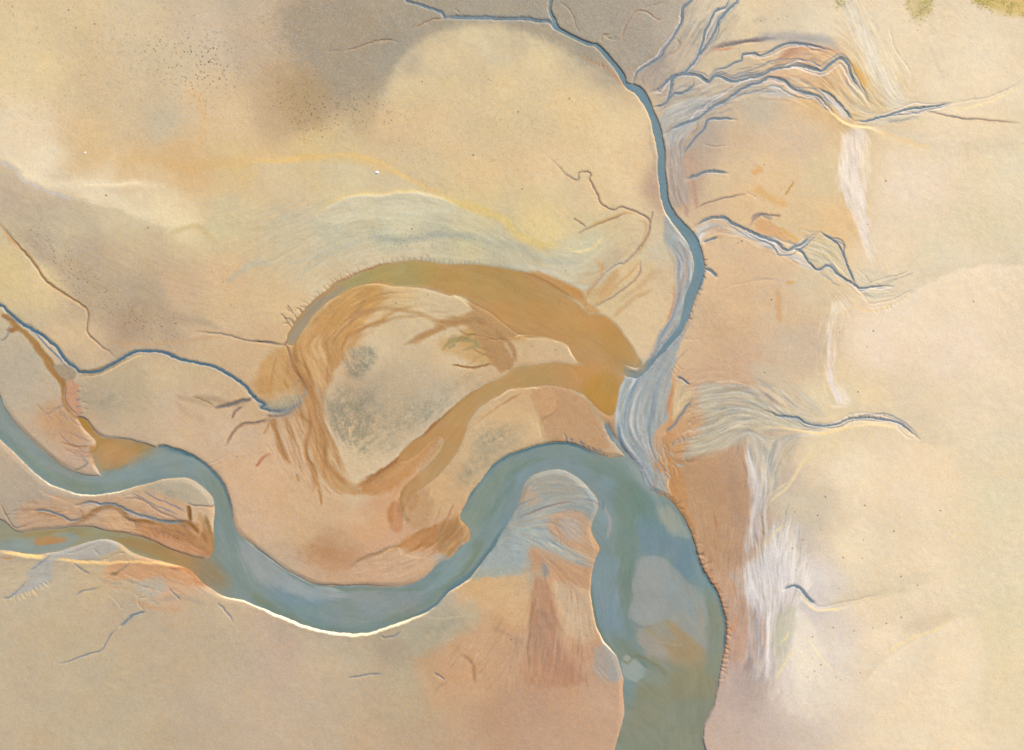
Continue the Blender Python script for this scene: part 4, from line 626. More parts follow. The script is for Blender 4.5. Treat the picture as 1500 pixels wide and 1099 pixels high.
k1=np.clip(SM*.95,0,.8); G=G*(1-k1[...,None])+np.stack([blur(G[...,k],1.5) for k in range(3)],-1)*k1[...,None]; H=H*(1-k1)+blur(H,1.5)*k1
G+=(ST*SM*7)[...,None]*np.array((1.0,.98,.92),np.float32)
H+=-.085*SM*ST
for W,m in DAMP: mix(W,m*.8,(136,142,146)); WET[W]=np.maximum(WET[W],m*.6)
BR=np.random.default_rng(77)
for s,w,idx,e in CR:
    if idx in (5,7,8,9,11,13,15,17,18,19,23):
        p=smooth(P(s),False,5.0); n=len(p)
        if n<8: continue
        tn=np.gradient(p,axis=0); tn/=np.hypot(tn[:,0],tn[:,1])[:,None]+1e-6; nn=np.stack([-tn[:,1],tn[:,0]],1)
        for r in range({9:5,11:6,17:5,23:5,15:3}.get(idx,2)):
            a=BR.integers(0,max(1,n-8)); b=min(n,a+BR.integers(8,max(9,n)))
            x=np.linspace(0,1,b-a); A=BR.choice([-1,1],p=[.35,.65])*BR.uniform(2.5,8.5)*(1.3 if idx in (11,17,23,9) else .8)
            off=A*(np.sin(x*math.pi)**.7)+1.4*np.sin(x*BR.uniform(6,14)+BR.uniform(0,6))*np.sin(x*math.pi)
            q=p[a:b]+nn[a:b]*off[:,None]; q=q[::2] if len(q)>8 else q
            groove(q,BR.uniform(1.3,2.0),BR.uniform(.35,.8)); cs(q,BR.choice([0,1],p=[.6,.4])*np.array((90,70,60))+np.array((140,144,146)),BR.uniform(1.2,2.2),.55)
# gentle mottling of the whole flat
mt=.7*fbm(70,401,4); m2=fbm(9,411,3); m3=rng.standard_normal(U.shape).astype(np.float32)
G+=(2.0*mt+1.0*m2)[...,None]*np.array((1,1,.95),np.float32)+(fbm(50,431,4)*1.3)[...,None]*np.array((.9,-.1,-1.1),np.float32)+(m3*3.0)[...,None]
G+=(blur(rng.standard_normal(U.shape).astype(np.float32),.8)*5.5)[...,None]*np.array((.7,-.1,-1.0),np.float32)
W,m=poly('A2 60,-200 1465,-200 A3 1000,-200 1100,40 900,250 700,430 500,300 300,180 A2 1465,100 1000,90 700,380 500,500 100,300',12); G[W]+=(m*rng.standard_normal(m.shape)*3+m*2*(rng.random(m.shape)<.03)*8)[...,None]
# worm-cast scatter in the dark speckled belts
sp=(rng.random(U.shape)<.5)*blur((rng.random(U.shape)<.02).astype(np.float32)*5,.7)
for s,a in (('A1 600,150 800,200 1000,150 1220,200 1200,420 1080,540 850,420 780,300',.8),('A1 860,330 1200,280 1210,430 1100,470 1050,410',1.4),('A2 150,480 500,500 720,520 760,660 500,700 250,740',1.2),('B1 80,250 300,400 700,760 1000,870 900,960 560,800 300,600',1.0),('B2 600,350 760,360 1200,370 1200,420 700,440',1.2),('C2 400,100 700,100 1200,250 900,560 700,660 450,620',.2),('A1 0,0 1465,0 A2 0,700 A1 0,700',.35),('A2 1000,300 A3 400,500 700,900 A2 1400,1000 700,900',.3)):
    W,m=poly(s,12); G[W]-=(m*a*sp[W]*34)[...,None]*np.array((1,.9,.8),np.float32)
H-=BED
# ------------------------------------------------------------------ water colours: silt and shoals, with painted bank shade and reflected sky blue
def wp(s,c,sg=6,a=1.0):
    W,m=feather(s,sg,1.6); WC[W]+=(m*a)[...,None]*(np.array(c,np.float32)-WC[W])
def ws(s,c,w,a=1.0):
    W,d,_,t=stroke(s,w*1.6+5); m=np.clip(1.25*(1-d/(w*.9)),0,1)*np.clip(np.minimum(t,1-t)*6,0,1); m=m*m*(3-2*m)*a
    WC[W]+=m[...,None]*(np.array(c,np.float32)-WC[W])
# crescent
wp('B2 180,970 200,900 330,740 520,610 600,570 640,640 480,690 330,810 220,990',(152,140,118),6,.9); wp('B2 480,600 700,540 860,520 1000,560 900,660 640,645 500,690',(160,148,96),8,.8); wp('B2 880,520 1465,560 1465,700 1100,720 900,640',(172,140,82),12,.7)
wp('B3 560,830 650,930 740,1090 600,1090 500,1000 450,900',(176,134,76),10,.8); wp('C3 400,300 600,250 600,440 570,485 480,430',(170,130,66),8,.7); wp('C3 430,470 540,540 560,500',(150,138,96),6,.8)
wp('C2 1465,200 1200,330 1050,480 1130,540 1200,400 1465,325 C3 0,200 200,200 300,300 100,320 0,335',(170,142,92),10,.7); wp('C2 780,1000 850,800 1020,640 1130,560 1040,760 850,900',(176,140,94),8,.6)
wp('B3 0,560 300,690 450,840 500,1000 300,900 0,780',(180,140,82),12,.5)
for k in range(46):
    x=rng.uniform(430,920); y=395+ (x-640)**2*.0009+rng.uniform(-6,22)
    if x>860: y=rng.uniform(470,560)
    ws(np.array([[x,y],[x+1.5,y+.6]]),(120,122,96),1.9,.8)
# silt channel
wp('J 352,560 368,530 420,518 530,538 525,562 460,598 392,618 360,600',(190,144,104),3,.9); wp('J 328,490 385,503 560,534 530,552 400,524 350,530',(166,124,70),3,.8); ws('J 345,545 350,600 385,640',(138,148,144),3.5,.9)
for q in ('J 375,560 430,545 510,548','J 370,580 430,565 500,562','J 385,600 430,588 480,575'): ws(q,(210,164,124),1.6,.7); ws(q.replace('J 3','J 4',1),(160,114,80),1.3,.5)
wp('J 520,545 600,545 580,580 480,610 420,625 460,600 530,565',(150,140,108),4,.7); wp('J 690,930 780,960 830,1050 760,1000 640,950',(154,126,84),5,.6)
wp('D1 0,240 60,290 200,285 480,262 700,310 1000,420 1100,480 1000,480 700,390 560,320 300,330 150,330',(150,132,88),4,.6); wp('D1 0,345 150,330 330,300 430,300 330,390 180,412 0,395',(136,146,140),5,.85); wp('D1 180,330 240,312 350,312 300,345 230,360 180,355',(170,130,88),3,.9); wp('D1 560,290 800,340 1140,450 1200,580 1100,570 900,450 650,350',(158,126,82),5,.8); wp('D1 1050,430 1180,470 1240,600 1120,590 1040,520',(162,118,70),5,.7)
wp('D1 430,265 640,290 700,320 560,320 450,300',(142,142,118),4,.7)
# river
wp('C1 -100,400 20,430 150,600 330,750 530,800 540,830 400,820 200,740 0,540',(142,146,138),7,.7); wp('C1 -100,480 100,640 300,790 500,860 400,880 200,760 0,600',(128,140,112),6,.7); wp('C1 430,790 600,780 800,670 1000,690 1100,740 1150,830 1000,790 800,800 620,850 530,850',(134,148,146),6,.85)
wp('C1 330,830 600,840 800,800 620,870 450,885',(124,134,108),5,.5); ws('C1 510,650 505,700 530,760 570,800',(140,150,148),5,.9)
ws('C1 840,640 1000,672 1150,775 1235,930 1265,1090',(84,116,120),6,.6); wp('C1 1050,740 1150,800 1220,950 1250,1090 1180,1090 1150,900',(122,136,120),5,.6)  # first stroke paints bank shade along the water's edge
wp('D1 1150,120 1180,300 1200,420 1300,560 1465,700 1465,660 1300,520 1230,400 1200,200',(128,146,146),5,.7); wp('D1 1255,200 1290,330 1400,480 1465,560 D2 0,560 200,690 360,680 520,640 530,620 250,590 0,470 D1 1400,400 1300,330',(122,140,150),6,.85)
wp('D1 1280,330 1400,400 1465,430 D2 100,470 250,560 400,595 520,622 500,635 350,655 200,620 0,540',(156,158,158),6,.85)
wp('D2 0,610 150,700 300,780 560,810 700,790 560,830 300,800 100,710 0,660',(116,126,98),5,.8); wp('D2 360,690 540,640 540,600 900,610 940,620 850,720 650,780 400,790',(136,142,136),6,.8); wp('D2 520,600 700,608 930,610 850,700 640,730 560,680',(142,146,146),8,.7)
ws('D2 340,575 500,600 700,600 850,605 940,600',(122,132,108),3.2,.7); wp('D2 640,800 900,690 1040,560 1180,340 1240,340 1150,500 1000,650 800,770',(112,124,92),6,.8); ws('D2 760,785 900,735 985,690 1040,620 1180,500 1290,350 1400,190',(86,112,122),6,.75)
wp('D2 960,560 1060,440 1180,330 1160,440 1060,560 960,600 850,600',(130,148,146),6,.8); wp('C2 1110,1000 1200,900 1320,760 1465,690 1465,760 1330,860 1240,1000 1200,1095',(128,140,112),7,.6); wp('D2 1110,200 1190,180 1200,320 1150,290',(136,144,126),5,.7)
wp('C2 1290,1000 1390,880 1465,800 1465,1000 1350,1095 C3 0,800 100,740 60,900 0,1040',(116,138,150),8,.8); ws('C2 1200,1095 1300,950 1400,830 C3 0,800 150,720 300,700',(112,130,110),8,.6)
ws('C2 1130,970 1220,820 1290,740 1465,655 C3 170,632 340,620 560,705',(96,122,114),5,.6); wp('C3 60,800 150,740 300,700 400,740 480,830 440,850 320,768 230,764 130,790 80,860',(122,138,144),6,.8)
wp('C3 420,700 560,730 700,850 760,1000 700,1095 620,1000 560,860 450,760',(112,128,106),8,.8); wp('C3 600,690 760,880 850,960 900,1095 780,1095 720,900',(110,136,150),7,.7); wp('C3 480,880 600,1000 600,1095 500,1050',(128,144,150),6,.7)
for q in ('C1 560,590 640,600 760,612 840,633 920,646 1000,673 1080,718 1150,778 1200,843 1230,922 1245,1000 1262,1085','C2 1110,985 1170,903 1220,823 1290,743 1370,693 C3 80,668 170,635 260,620 340,625 420,648 500,683 555,705','D3 1008,350 1037,450 1067,510 1117,590 1147,650 1172,730 1180,800 1177,880 1162,960','D2 1000,683 1060,612 1150,552 1200,492 1290,372 1350,275'): ws(q,(52,92,118),2.6,.85)  # dark-blue bank shade painted into the water along the cut banks
wp('C3 560,600 640,600 720,680 800,790 860,890 800,940 730,860 650,770 590,700',(146,156,150),9,.75); wp('C3 700,700 800,800 850,880 800,880 740,800',(164,166,156),6,.6)
ws('D2 -80,300 0,372 100,442 180,492 300,561 420,599 535,620',(216,200,172),1.8,.8); wp('D2 0,380 100,450 250,545 420,602 530,624 500,640 380,650 240,630 120,570 0,500',(158,158,156),4,.9); ws('D2 260,548 340,574 450,590 600,593 760,596',(116,128,124),3,.8)
wp('F 930,460 960,435 1010,432 1060,470 1130,540 1180,620 1205,700 1185,790 1100,725 1045,672 1005,700 940,692 900,660 915,560',(156,153,147),2.6,.85); ws('F 900,660 940,694 1000,702 1030,680',(118,122,128),2,.7); ws('F 1045,674 1100,727 1180,792',(196,168,132),1.6,.6)
wp('F 1010,705 1055,680 1140,750 1200,805 1160,865 1080,840 1000,770',(181,142,97),3,.85); wp('F 940,702 1000,742 1045,800 1020,850 960,805',(168,151,132),3,.7); ws('F 960,715 1040,735 1130,765',(186,162,126),1.8,.6)
wp('F 1000,260 1040,280 1100,350 1170,440 1190,480 1120,440 1040,380',(102,131,146),4,.7); wp('F 1005,265 1060,262 1110,330 1130,380 1090,370 1030,320',(162,158,136),3,.75); ws('F 1030,290 1090,350',(190,164,124),2.4,.5)
wp('F 870,100 950,180 1000,240 940,300 900,240 860,160',(108,127,110),8,.6); wp('F 850,400 900,420 890,560 880,700 930,790 1050,860 1100,900 980,900 850,780 830,640',(116,130,108),6,.6); wp('F 780,440 830,430 850,600 870,720 830,700 790,620',(124,140,150),5,.6)
wp('F 1180,560 1240,640 1250,760 1230,880 1190,900 1200,760',(136,136,108),5,.6); wp('F 960,850 1080,850 1220,880 1230,960 940,960',(150,138,98),7,.7)
wp('C3 800,950 860,940 930,1010 950,1095 850,1080',(160,156,134),5,.8); wp('D3 810,160 870,150 930,220 940,290 900,320 850,270',(164,160,140),5,.8); ws('D3 830,180 900,300',(186,162,120),3,.4)
wp('D3 480,0 600,0 560,200 530,370 500,300 520,150',(124,144,154),6,.8); ws('D3 520,130 560,230 550,340',(168,156,152),3.5,.8); ws('D3 528,120 530,180',(90,110,130),2,.8)
wp('D3 560,60 700,100 720,300 700,600 660,900 640,900 600,600 600,300',(108,128,112),9,.7); wp('D3 640,0 780,100 850,300 900,400 760,400 680,200',(104,124,102),9,.5); wp('D3 700,200 850,300 950,380 1010,420 1030,560 950,520 850,420 750,400',(104,132,150),8,.8)
wp('D3 470,480 600,420 600,700 560,860 500,760 470,640',(122,142,148),7,.8); wp('D3 600,600 650,800 640,870 570,830 540,700',(122,142,158),7,.6); ws('D3 470,540 470,640 490,760 530,870 610,950',(112,120,90),4,.7); ws('D3 500,560 530,660 540,780',(158,146,150),3,.3)
wp('D3 720,470 780,415 850,440 900,540 880,700 820,780 800,800 750,805 700,780 665,740 690,640 685,600',(160,156,150),3,.9); ws('D3 665,745 700,785 750,806 820,790',(120,126,134),2.5,.7); ws('D3 690,632 720,620 780,600',(136,140,142),2,.5)
wp('D3 860,480 960,560 1060,640 1080,900 1070,940 960,840 880,760 900,640',(156,152,140),9,.85); wp('D3 860,550 950,570 1000,700 920,720 870,640',(150,154,152),7,.6); ws('D3 1040,660 1060,780 1050,860',(180,152,120),5,.4); ws('D3 980,640 1000,760',(132,148,158),5,.5)
wp('D3 740,820 830,780 900,770 980,850 1080,940 1060,1000 960,970 950,910 850,900 780,870',(178,140,92),5,.85); ws('D3 780,875 880,890 970,915',(190,168,132),2,.7); wp('D3 780,800 870,790 920,860 900,890 820,880',(150,146,134),6,.6); wp('D3 700,800 760,830 840,900 880,1000 800,960 720,880',(168,150,132),5,.7)
wp('D3 700,940 850,980 1000,1000 1100,960 1150,1095 P 1030,1110 960,1120 900,1100 D3 760,1000 640,950',(142,130,92),9,.75); wp('D3 1060,560 1170,740 1170,900 1130,1090 1080,1000 1090,760',(134,134,108),6,.8); wp('D3 860,880 960,930 1050,1000 900,960',(168,134,84),5,.6)
wp('D3 630,970 700,975 740,1020 750,1060 700,1095 640,1080',(172,170,158),3,.8); wp('D3 740,1020 900,1000 880,1095 760,1095',(136,140,124),7,.6); ws('D3 600,950 660,1000 700,960 820,1010 880,1090',(128,116,76),4,.6)
ws('D3 1010,350 1040,450 1120,590 1175,730 1180,880',(96,118,122),4,.6)
wp('C1 470,560 560,610 700,615 830,642 760,700 650,760 540,740 500,650',(166,128,72),6,.3)
wp('B3 960,400 1060,540 1040,700 930,900 860,990 900,850 960,700 1000,560',(110,138,154),6,.5)
hb=(BODY>0).astype(np.float32)
big=((BODY>0)&(BODY<6)).astype(np.float32)
WC=np.where((big>0)[...,None],.6*WC+.4*licc(WC,16,1.3,big),WC)
dp=np.clip(BED-LEV,0,9)
d0=np.where(BODY>5,.22,np.where(BODY==2,.4,.55)); sh=np.exp(-dp/d0)[...,None]*.85
WC=WC*(1-sh)+(G*np.array((.86,.88,.9),np.float32))*sh
gm=WC.mean(-1,keepdims=True); riv=((BODY==1)|(BODY==4))[...,None]; WC=np.where(riv,gm+(WC-gm)*.85+np.array((-2,0,2),np.float32),WC); WC=np.where(riv,WC*.72+.28*np.array((121,136,131),np.float32),WC)
bw=blur(big,6); WB=np.stack([blur(WC[...,k]*big,6)/np.maximum(bw,1e-3) for k in range(3)],-1)
jw=np.zeros(U.shape,np.float32)
for (x,y,r) in ((292,835,30),(318,850,26),(300,815,22),(185,655,16),(210,668,18),(160,670,16),(905,660,26),(930,535,14),(885,690,20)): jw=np.maximum(jw,np.exp(-((U-x)**2+(V-y)**2)/(2*r*r)))
jw=(np.clip(jw*1.2,0,1)*big)[...,None]; WC=WC*(1-jw)+WB*jw
WB=np.stack([blur(WC[...,k]*big,3)/np.maximum(blur(big,3),1e-3) for k in range(3)],-1); WC=np.where(big[...,None]>0,WC+.5*(WC-WB),WC)
wrk=fbm(16,501,3); WC+=(11+ST*1.6+wrk*1.2)[...,None]; WC+=(fbm(44,511,3)*2.4)[...,None]*np.array((1,0,-.8),np.float32)
G+=.5*(G-np.stack([blur(G[...,k],2.6) for k in range(3)],-1))
# ------------------------------------------------------------------ far land beyond the surveyed patch
edge=np.clip(np.maximum(np.maximum(-60-U,U-1560),np.maximum(-60-V,V-1160))/200,0,1)
far=np.array((214,190,148),np.float32)+(fbm(400,601,5)*9)[...,None]
G=G*(1-edge[...,None])+far*edge[...,None]
gl=np.clip((1000-U)/120,0,1)*np.clip((560-V)/120,0,1); G+=gl[...,None]*np.array((0,2,-5),np.float32)+(np.clip((600-U)/120,0,1)*np.clip((V-800)/60,0,1))[...,None]*np.array((5,4,6),np.float32)
G+=np.array((3,3.5,8),np.float32)+(np.clip((U-1100)/150,0,1)*1)[...,None]*np.array((5,4,1),np.float32)-(np.clip((V-480)/80,0,1)*np.clip((800-U)/80,0,1))[...,None]*np.array((4,4,6),np.float32)-(np.clip((1000-U)/80,0,1)*np.clip((340-V)/60,0,1))[...,None]*np.array((2,5,2),np.float32)
# light on the flat at this sun and sky, measured on a grey card: turns picture values into base colours
EXPO=.8; EV=2**EXPO; GAIN=np.array((.965,1.0,1.085),np.float32)
def albedo(c,off):
    return np.clip((lin(np.clip(c,0,255))/EV-np.array(off,np.float32))/GAIN,.004,.8)
# ------------------------------------------------------------------ build
sc=bpy.context.scene
C=sc.collection
XW=((U-CU)*K).astype(np.float32); YW=(-(V-CV)*K).astype(np.float32)
def mesh_from(name,x,y,z,quads,attrs,mat):
    me=bpy.data.meshes.new(name); n=len(x); me.vertices.add(n)
    co=np.empty((n,3),np.float32); co[:,0]=x; co[:,1]=y; co[:,2]=z; me.vertices.foreach_set('co',co.ravel())
    m=len(quads); me.loops.add(m*4); me.polygons.add(m)
    me.loops.foreach_set('vertex_index',quads.astype(np.int32).ravel())
    me.polygons.foreach_set('loop_start',(np.arange(m,dtype=np.int32)*4)); 
    me.polygons.foreach_set('use_smooth',np.ones(m,bool))
    me.update(calc_edges=True)
    for an,v in attrs.items():
        if v.ndim==2:
            a=me.attributes.new(an,'FLOAT_COLOR','POINT'); c=np.ones((n,4),np.float32); c[:,:3]=v; a.data.foreach_set('color',c.ravel())
        else:
            a=me.attributes.new(an,'FLOAT','POINT'); a.data.foreach_set('value',v.astype(np.float32).ravel())
    me.materials.append(mat)
    o=bpy.data.objects.new(name,me); C.objects.link(o); return o
def nodes(name):
    m=bpy.data.materials.new(name); m.use_nodes=True; nt=m.node_tree; b=nt.nodes['Principled BSDF']; return m,nt,b
def N(nt,t,**k):
    n=nt.nodes.new(t)
    for a,v in k.items():
        if a in n.inputs.keys() if hasattr(n.inputs,'keys') else False: n.inputs[a].default_value=v
        else: setattr(n,a,v)
    return n
def sandmat():
    m,nt,b=nodes('wet_sand'); L=nt.links.new
    at=N(nt,'ShaderNodeAttribute',attribute_name='sediment'); wt=N(nt,'ShaderNodeAttribute',attribute_name='damp')
    tc=N(nt,'ShaderNodeTexCoord')
    n1=nt.nodes.new('ShaderNodeTexNoise'); n1.inputs['Scale'].default_value=6; n1.inputs['Detail'].default_value=5; n1.inputs['Roughness'].default_value=.7; L(tc.outputs['Object'],n1.inputs['Vector'])
    n2=nt.nodes.new('ShaderNodeTexNoise'); n2.inputs['Scale'].default_value=.9; n2.inputs['Detail'].default_value=6; L(tc.outputs['Object'],n2.inputs['Vector'])
    mr=nt.nodes.new('ShaderNodeMapRange'); mr.inputs['From Min'].default_value=.25; mr.inputs['From Max'].default_value=.75; mr.inputs['To Min'].default_value=.94; mr.inputs['To Max'].default_value=1.06; L(n1.outputs['Fac'],mr.inputs['Value'])
    mr2=nt.nodes.new('ShaderNodeMapRange'); mr2.inputs['From Min'].default_value=.3; mr2.inputs['From Max'].default_value=.7; mr2.inputs['To Min'].default_value=.975; mr2.inputs['To Max'].default_value=1.025; L(n2.outputs['Fac'],mr2.inputs['Value'])
    mu=nt.nodes.new('ShaderNodeMath'); mu.operation='MULTIPLY'; L(mr.outputs[0],mu.inputs[0]); L(mr2.outputs[0],mu.inputs[1])
    vm=nt.nodes.new('ShaderNodeVectorMath'); vm.operation='SCALE'; L(at.outputs['Color'],vm.inputs[0]); L(mu.outputs[0],vm.inputs['Scale']); L(vm.outputs[0],b.inputs['Base Color'])
    r=nt.nodes.new('ShaderNodeMapRange'); r.inputs['To Min'].default_value=.82; r.inputs['To Max'].default_value=.4; L(wt.outputs['Fac'],r.inputs['Value']); L(r.outputs[0],b.inputs['Roughness'])
    wv=nt.nodes.new('ShaderNodeTexWave'); wv.inputs['Scale'].default_value=1.1; wv.inputs['Distortion'].default_value=5; wv.inputs['Detail'].default_value=3; wv.inputs['Detail Scale'].default_value=.8
    mp=nt.nodes.new('ShaderNodeMapping'); mp.inputs['Rotation'].default_value=(0,0,math.radians(-50)); L(tc.outputs['Object'],mp.inputs['Vector']); L(mp.outputs[0],wv.inputs['Vector'])
    ad=nt.nodes.new('ShaderNodeMath'); ad.operation='MULTIPLY_ADD'; L(wv.outputs['Fac'],ad.inputs[0]); ad.inputs[1].default_value=.06; L(n1.outputs['Fac'],ad.inputs[2])
    bp=nt.nodes.new('ShaderNodeBump'); bp.inputs['Strength'].default_value=.3; bp.inputs['Distance'].default_value=.02; L(ad.outputs[0],bp.inputs['Height']); L(bp.outputs[0],b.inputs['Normal'])
    return m
def watermat():
    m,nt,b=nodes('silty_water'); L=nt.links.new
    at=N(nt,'ShaderNodeAttribute',attribute_name='silt'); tc=N(nt,'ShaderNodeTexCoord')
    n1=nt.nodes.new('ShaderNodeTexNoise'); n1.inputs['Scale'].default_value=3.5; n1.inputs['Detail'].default_value=4; L(tc.outputs['Object'],n1.inputs['Vector'])
    mr=nt.nodes.new('ShaderNodeMapRange'); mr.inputs['From Min'].default_value=.25; mr.inputs['From Max'].default_value=.75; mr.inputs['To Min'].default_value=.95; mr.inputs['To Max'].default_value=1.05; L(n1.outputs['Fac'],mr.inputs['Value'])
    vm=nt.nodes.new('ShaderNodeVectorMath'); vm.operation='SCALE'; L(at.outputs['Color'],vm.inputs[0]); L(mr.outputs[0],vm.inputs['Scale']); L(vm.outputs[0],b.inputs['Base Color'])
    b.inputs['Roughness'].default_value=.12; b.inputs['IOR'].default_value=1.33
    bp=nt.nodes.new('ShaderNodeBump'); bp.inputs['Strength'].default_value=.25; bp.inputs['Distance'].default_value=.02; L(n1.outputs['Fac'],bp.inputs['Height']); L(bp.outputs[0],b.inputs['Normal'])
    return m
SAND=sandmat(); WATER=watermat()
idx=np.arange(NX*NY,dtype=np.int64).reshape(NY,NX)
def quadset(mask):
    a=idx[:-1,:-1][mask]; b=idx[:-1,1:][mask]; c=idx[1:,1:][mask]; d=idx[1:,:-1][mask]; return np.stack([a,d,c,b],1)
base=blur(np.where(True,H+BED,0).astype(np.float32),4)
ZW=(base-LEV)*K
gr=mesh_from('ground',XW.ravel(),YW.ravel(),(H*K).ravel(),quadset(np.ones((NY-1,NX-1),bool)),{'sediment':albedo(G,(.017,.017,.018)).reshape(-1,3),'damp':np.clip(WET,0,1).ravel()},SAND)
gr['kind']='structure'; gr['label']='tan and ochre tidal sand flat cut by winding channels'
BN={1:('river','blue green silty river winding in wide bends across the sand flat'),2:('lagoon','brown crescent shaped water arm curving round the sand island'),3:('side_channel','greenish brown side channel joining the river bend at lower left'),
4:('tidal_channel','narrow slate blue tidal channel running down past the pale sand dome'),5:('pool','brown silt pool lying against the north bank of the river bend'),6:('creek','thin blue creek crossing the dark mud above the pale sand dome'),
7:('creek','thin creek wandering down the dark mud into the top of the blue channel'),8:('creek','forked straight creek coming down from the top edge right of the dark mud'),9:('creek','main blue creek feeding the blue channel from the orange banks'),
10:('creek','short looping creek round a small sand hump beside the blue channel'),11:('creek','lower braided creek under the main creek among grey outwash streaks'),12:('creek','short dark creek curling along the tan bank below the grey outwash fan'),
13:('creek','kinked creek running along the foot of the dark shaded bank'),14:('creek','short dark blue creek beside a pale sand tongue'),15:('creek','faint blue creek fanning out over the pale sand at upper right'),
16:('creek','short wet blue gully just right of the blue channel'),17:('creek','bright blue braided creek entering the channel where it bends'),18:('creek','thin creek running through the pale braids towards the small fan'),
19:('creek','fine curved creek at the foot of the pink white sand strip'),20:('creek','tiny dark gully below the braided creek mouth'),21:('creek','stubby blue gully with a round head on the channel bank'),
22:('creek','deep blue creek arching over the oval sand bar on the left'),23:('creek','dark blue creek arching out of the streaked fan onto pale sand'),24:('creek','hooked blue creek at the edge of the white strip near the bottom'),
25:('creek','crooked thin creek on the grey plain below the left side channel'),26:('creek','short wavy creek on the left mud near the side channel'),27:('creek','blue creek along the rusty mud above the greenish side channel'),
28:('creek','oblique blue gully along the small sand knoll near the grey braid'),29:('creek','tiny gully curving over the top of the small sand knoll'),30:('creek','broad wedge of blue water running beside the grey braid into the river')}
B_=np.where(BODY==0,99,BODY); OWN=np.minimum(np.minimum(B_[:-1,:-1],B_[1:,:-1]),np.minimum(B_[:-1,1:],B_[1:,1:]))
mat_alb=albedo(WC,(.006,.008,.013))
water_names={'river':'river_water','lagoon':'lagoon_water','side_channel':'channel_water','tidal_channel':'channel_water','pool':'pool_water','creek':'creek_water'}
for k,(nm,lb) in BN.items():
    mk=OWN==k
    lower=np.minimum(np.minimum(H[:-1,:-1],H[1:,:-1]),np.minimum(H[:-1,1:],H[1:,1:]))*K
    mk&=lower<ZW[:-1,:-1]+.04
    Q=quadset(mk)
    if not len(Q): continue
    used,inv=np.unique(Q.ravel(),return_inverse=True)
    wc=mat_alb.reshape(-1,3)[used]; 
    # vertices on the rim that carry no colour of their own take the body's mean
    bad=BODY.ravel()[used]==0
    if bad.any(): wc[bad]=wc[~bad].mean(0) if (~bad).any() else wc[bad]
    o=mesh_from(water_names[nm],XW.ravel()[used],YW.ravel()[used],ZW.ravel()[used],inv.reshape(-1,4),{'silt':wc},WATER)
    o['kind']='structure'; o['label']=lb
# ------------------------------------------------------------------ small things lying on the flat
def zat(x,y):
    i=int(np.argmin(abs(gx-x))); j=int(np.argmin(abs(gy-y))); return float(H[j,i])*K
def solidmat(name,c,rough=.8,sc_=9):
    m,nt,b=nodes(name); n=nt.nodes.new('ShaderNodeTexNoise'); n.inputs['Scale'].default_value=sc_; n.inputs['Detail'].default_value=4
    r=nt.nodes.new('ShaderNodeValToRGB'); r.color_ramp.elements[0].position=.3; r.color_ramp.elements[1].position=.7
    r.color_ramp.elements[0].color=(*[v*.6 for v in c],1); r.color_ramp.elements[1].color=(*[min(1,v*1.35) for v in c],1)
    nt.links.new(n.outputs['Fac'],r.inputs[0]); nt.links.new(r.outputs[0],b.inputs['Base Color']); b.inputs['Roughness'].default_value=rough; return m
def stone_mesh(seed,mat,flat=.55):
    import bmesh
    r=np.random.default_rng(seed); bm=bmesh.new(); bmesh.ops.create_icosphere(bm,subdivisions=3,radius=1)
    ph=r.uniform(0,6,9)
    for v in bm.verts:
        x,y,z=v.co; k=1+.16*math.sin(2.1*x+ph[0])*math.cos(1.7*y+ph[1])+.12*math.sin(3.3*z+2.2*x+ph[2])+.06*math.sin(6*y+ph[3])*math.cos(5*x+ph[4])
        v.co=Vector((x*k*1.15,y*k*.9,max(z*k*flat,-.35)))
    me=bpy.data.meshes.new('stone'); bm.to_mesh(me); bm.free()
    for p in me.polygons: p.use_smooth=True
    me.materials.append(mat); return me
def tuft_mesh(seed,mat,n=26):
    # a low clump of seaweed: curved strap blades spreading from one holdfast
    r=np.random.default_rng(seed); vs=[];fs=[]
    for b in range(n):
        a=r.uniform(0,6.283); L=r.uniform(.5,1.25); w=r.uniform(.07,.13); h=r.uniform(.15,.55); tw=r.uniform(-.8,.8); k0=len(vs); S=5
        for i in range(S+1):
            t=i/S; aa=a+tw*t; x=math.cos(aa)*L*t; y=math.sin(aa)*L*t; z=h*math.sin(min(1,t*1.1)*2.6)*.6+.03
            ww=w*(1-t*.75); px,py=-math.sin(aa)*ww,math.cos(aa)*ww
            vs+= [(x-px,y-py,z),(x+px,y+py,z+.03)]
        for i in range(S): q=k0+2*i; fs.append((q,q+1,q+3,q+2))
    me=bpy.data.meshes.new('seaweed'); me.from_pydata(vs,[],fs); me.update(); me.materials.append(mat); return me
MS=solidmat('dark_stone',(.2,.16,.12)); MSb=solidmat('brown_stone',(.30,.19,.10)); MW=solidmat('bleached_shell',(.8,.8,.78),.5); MT=solidmat('dark_weed',(.17,.15,.10)); MA=solidmat('yellow_weed',(.40,.31,.06))
def put(name,me,x,y,s,rz,label,cat,group=None,sink=.0):
    o=bpy.data.objects.new(name,me); C.objects.link(o); o.location=((x-CU)*K,-(y-CV)*K,zat(x,y)-sink); o.scale=(s,s,s*.8); o.rotation_euler=(0,0,rz)
    o['label']=label; o['category']=cat
    if group: o['group']=group
    return o
sm=[stone_mesh(i,MS) for i in (1,2)]; sb=[stone_mesh(i,MSb,.45) for i in (3,4,5)]; wm=stone_mesh(9,MW,.7); tm=[tuft_mesh(i,MT) for i in (1,2,3)]
put('buoy_stone',wm,370+668/SC,927/SC,.22,.3,'bright white stone alone on the tan sand south of the yellow crest','stone').name='stone'
put('stone',wm,125,224,.13,.9,'small white stone on tan sand at the left, by the orange stain','stone')
R2=np.random.default_rng(21)
grp='brown stones strewn over the pale sand'
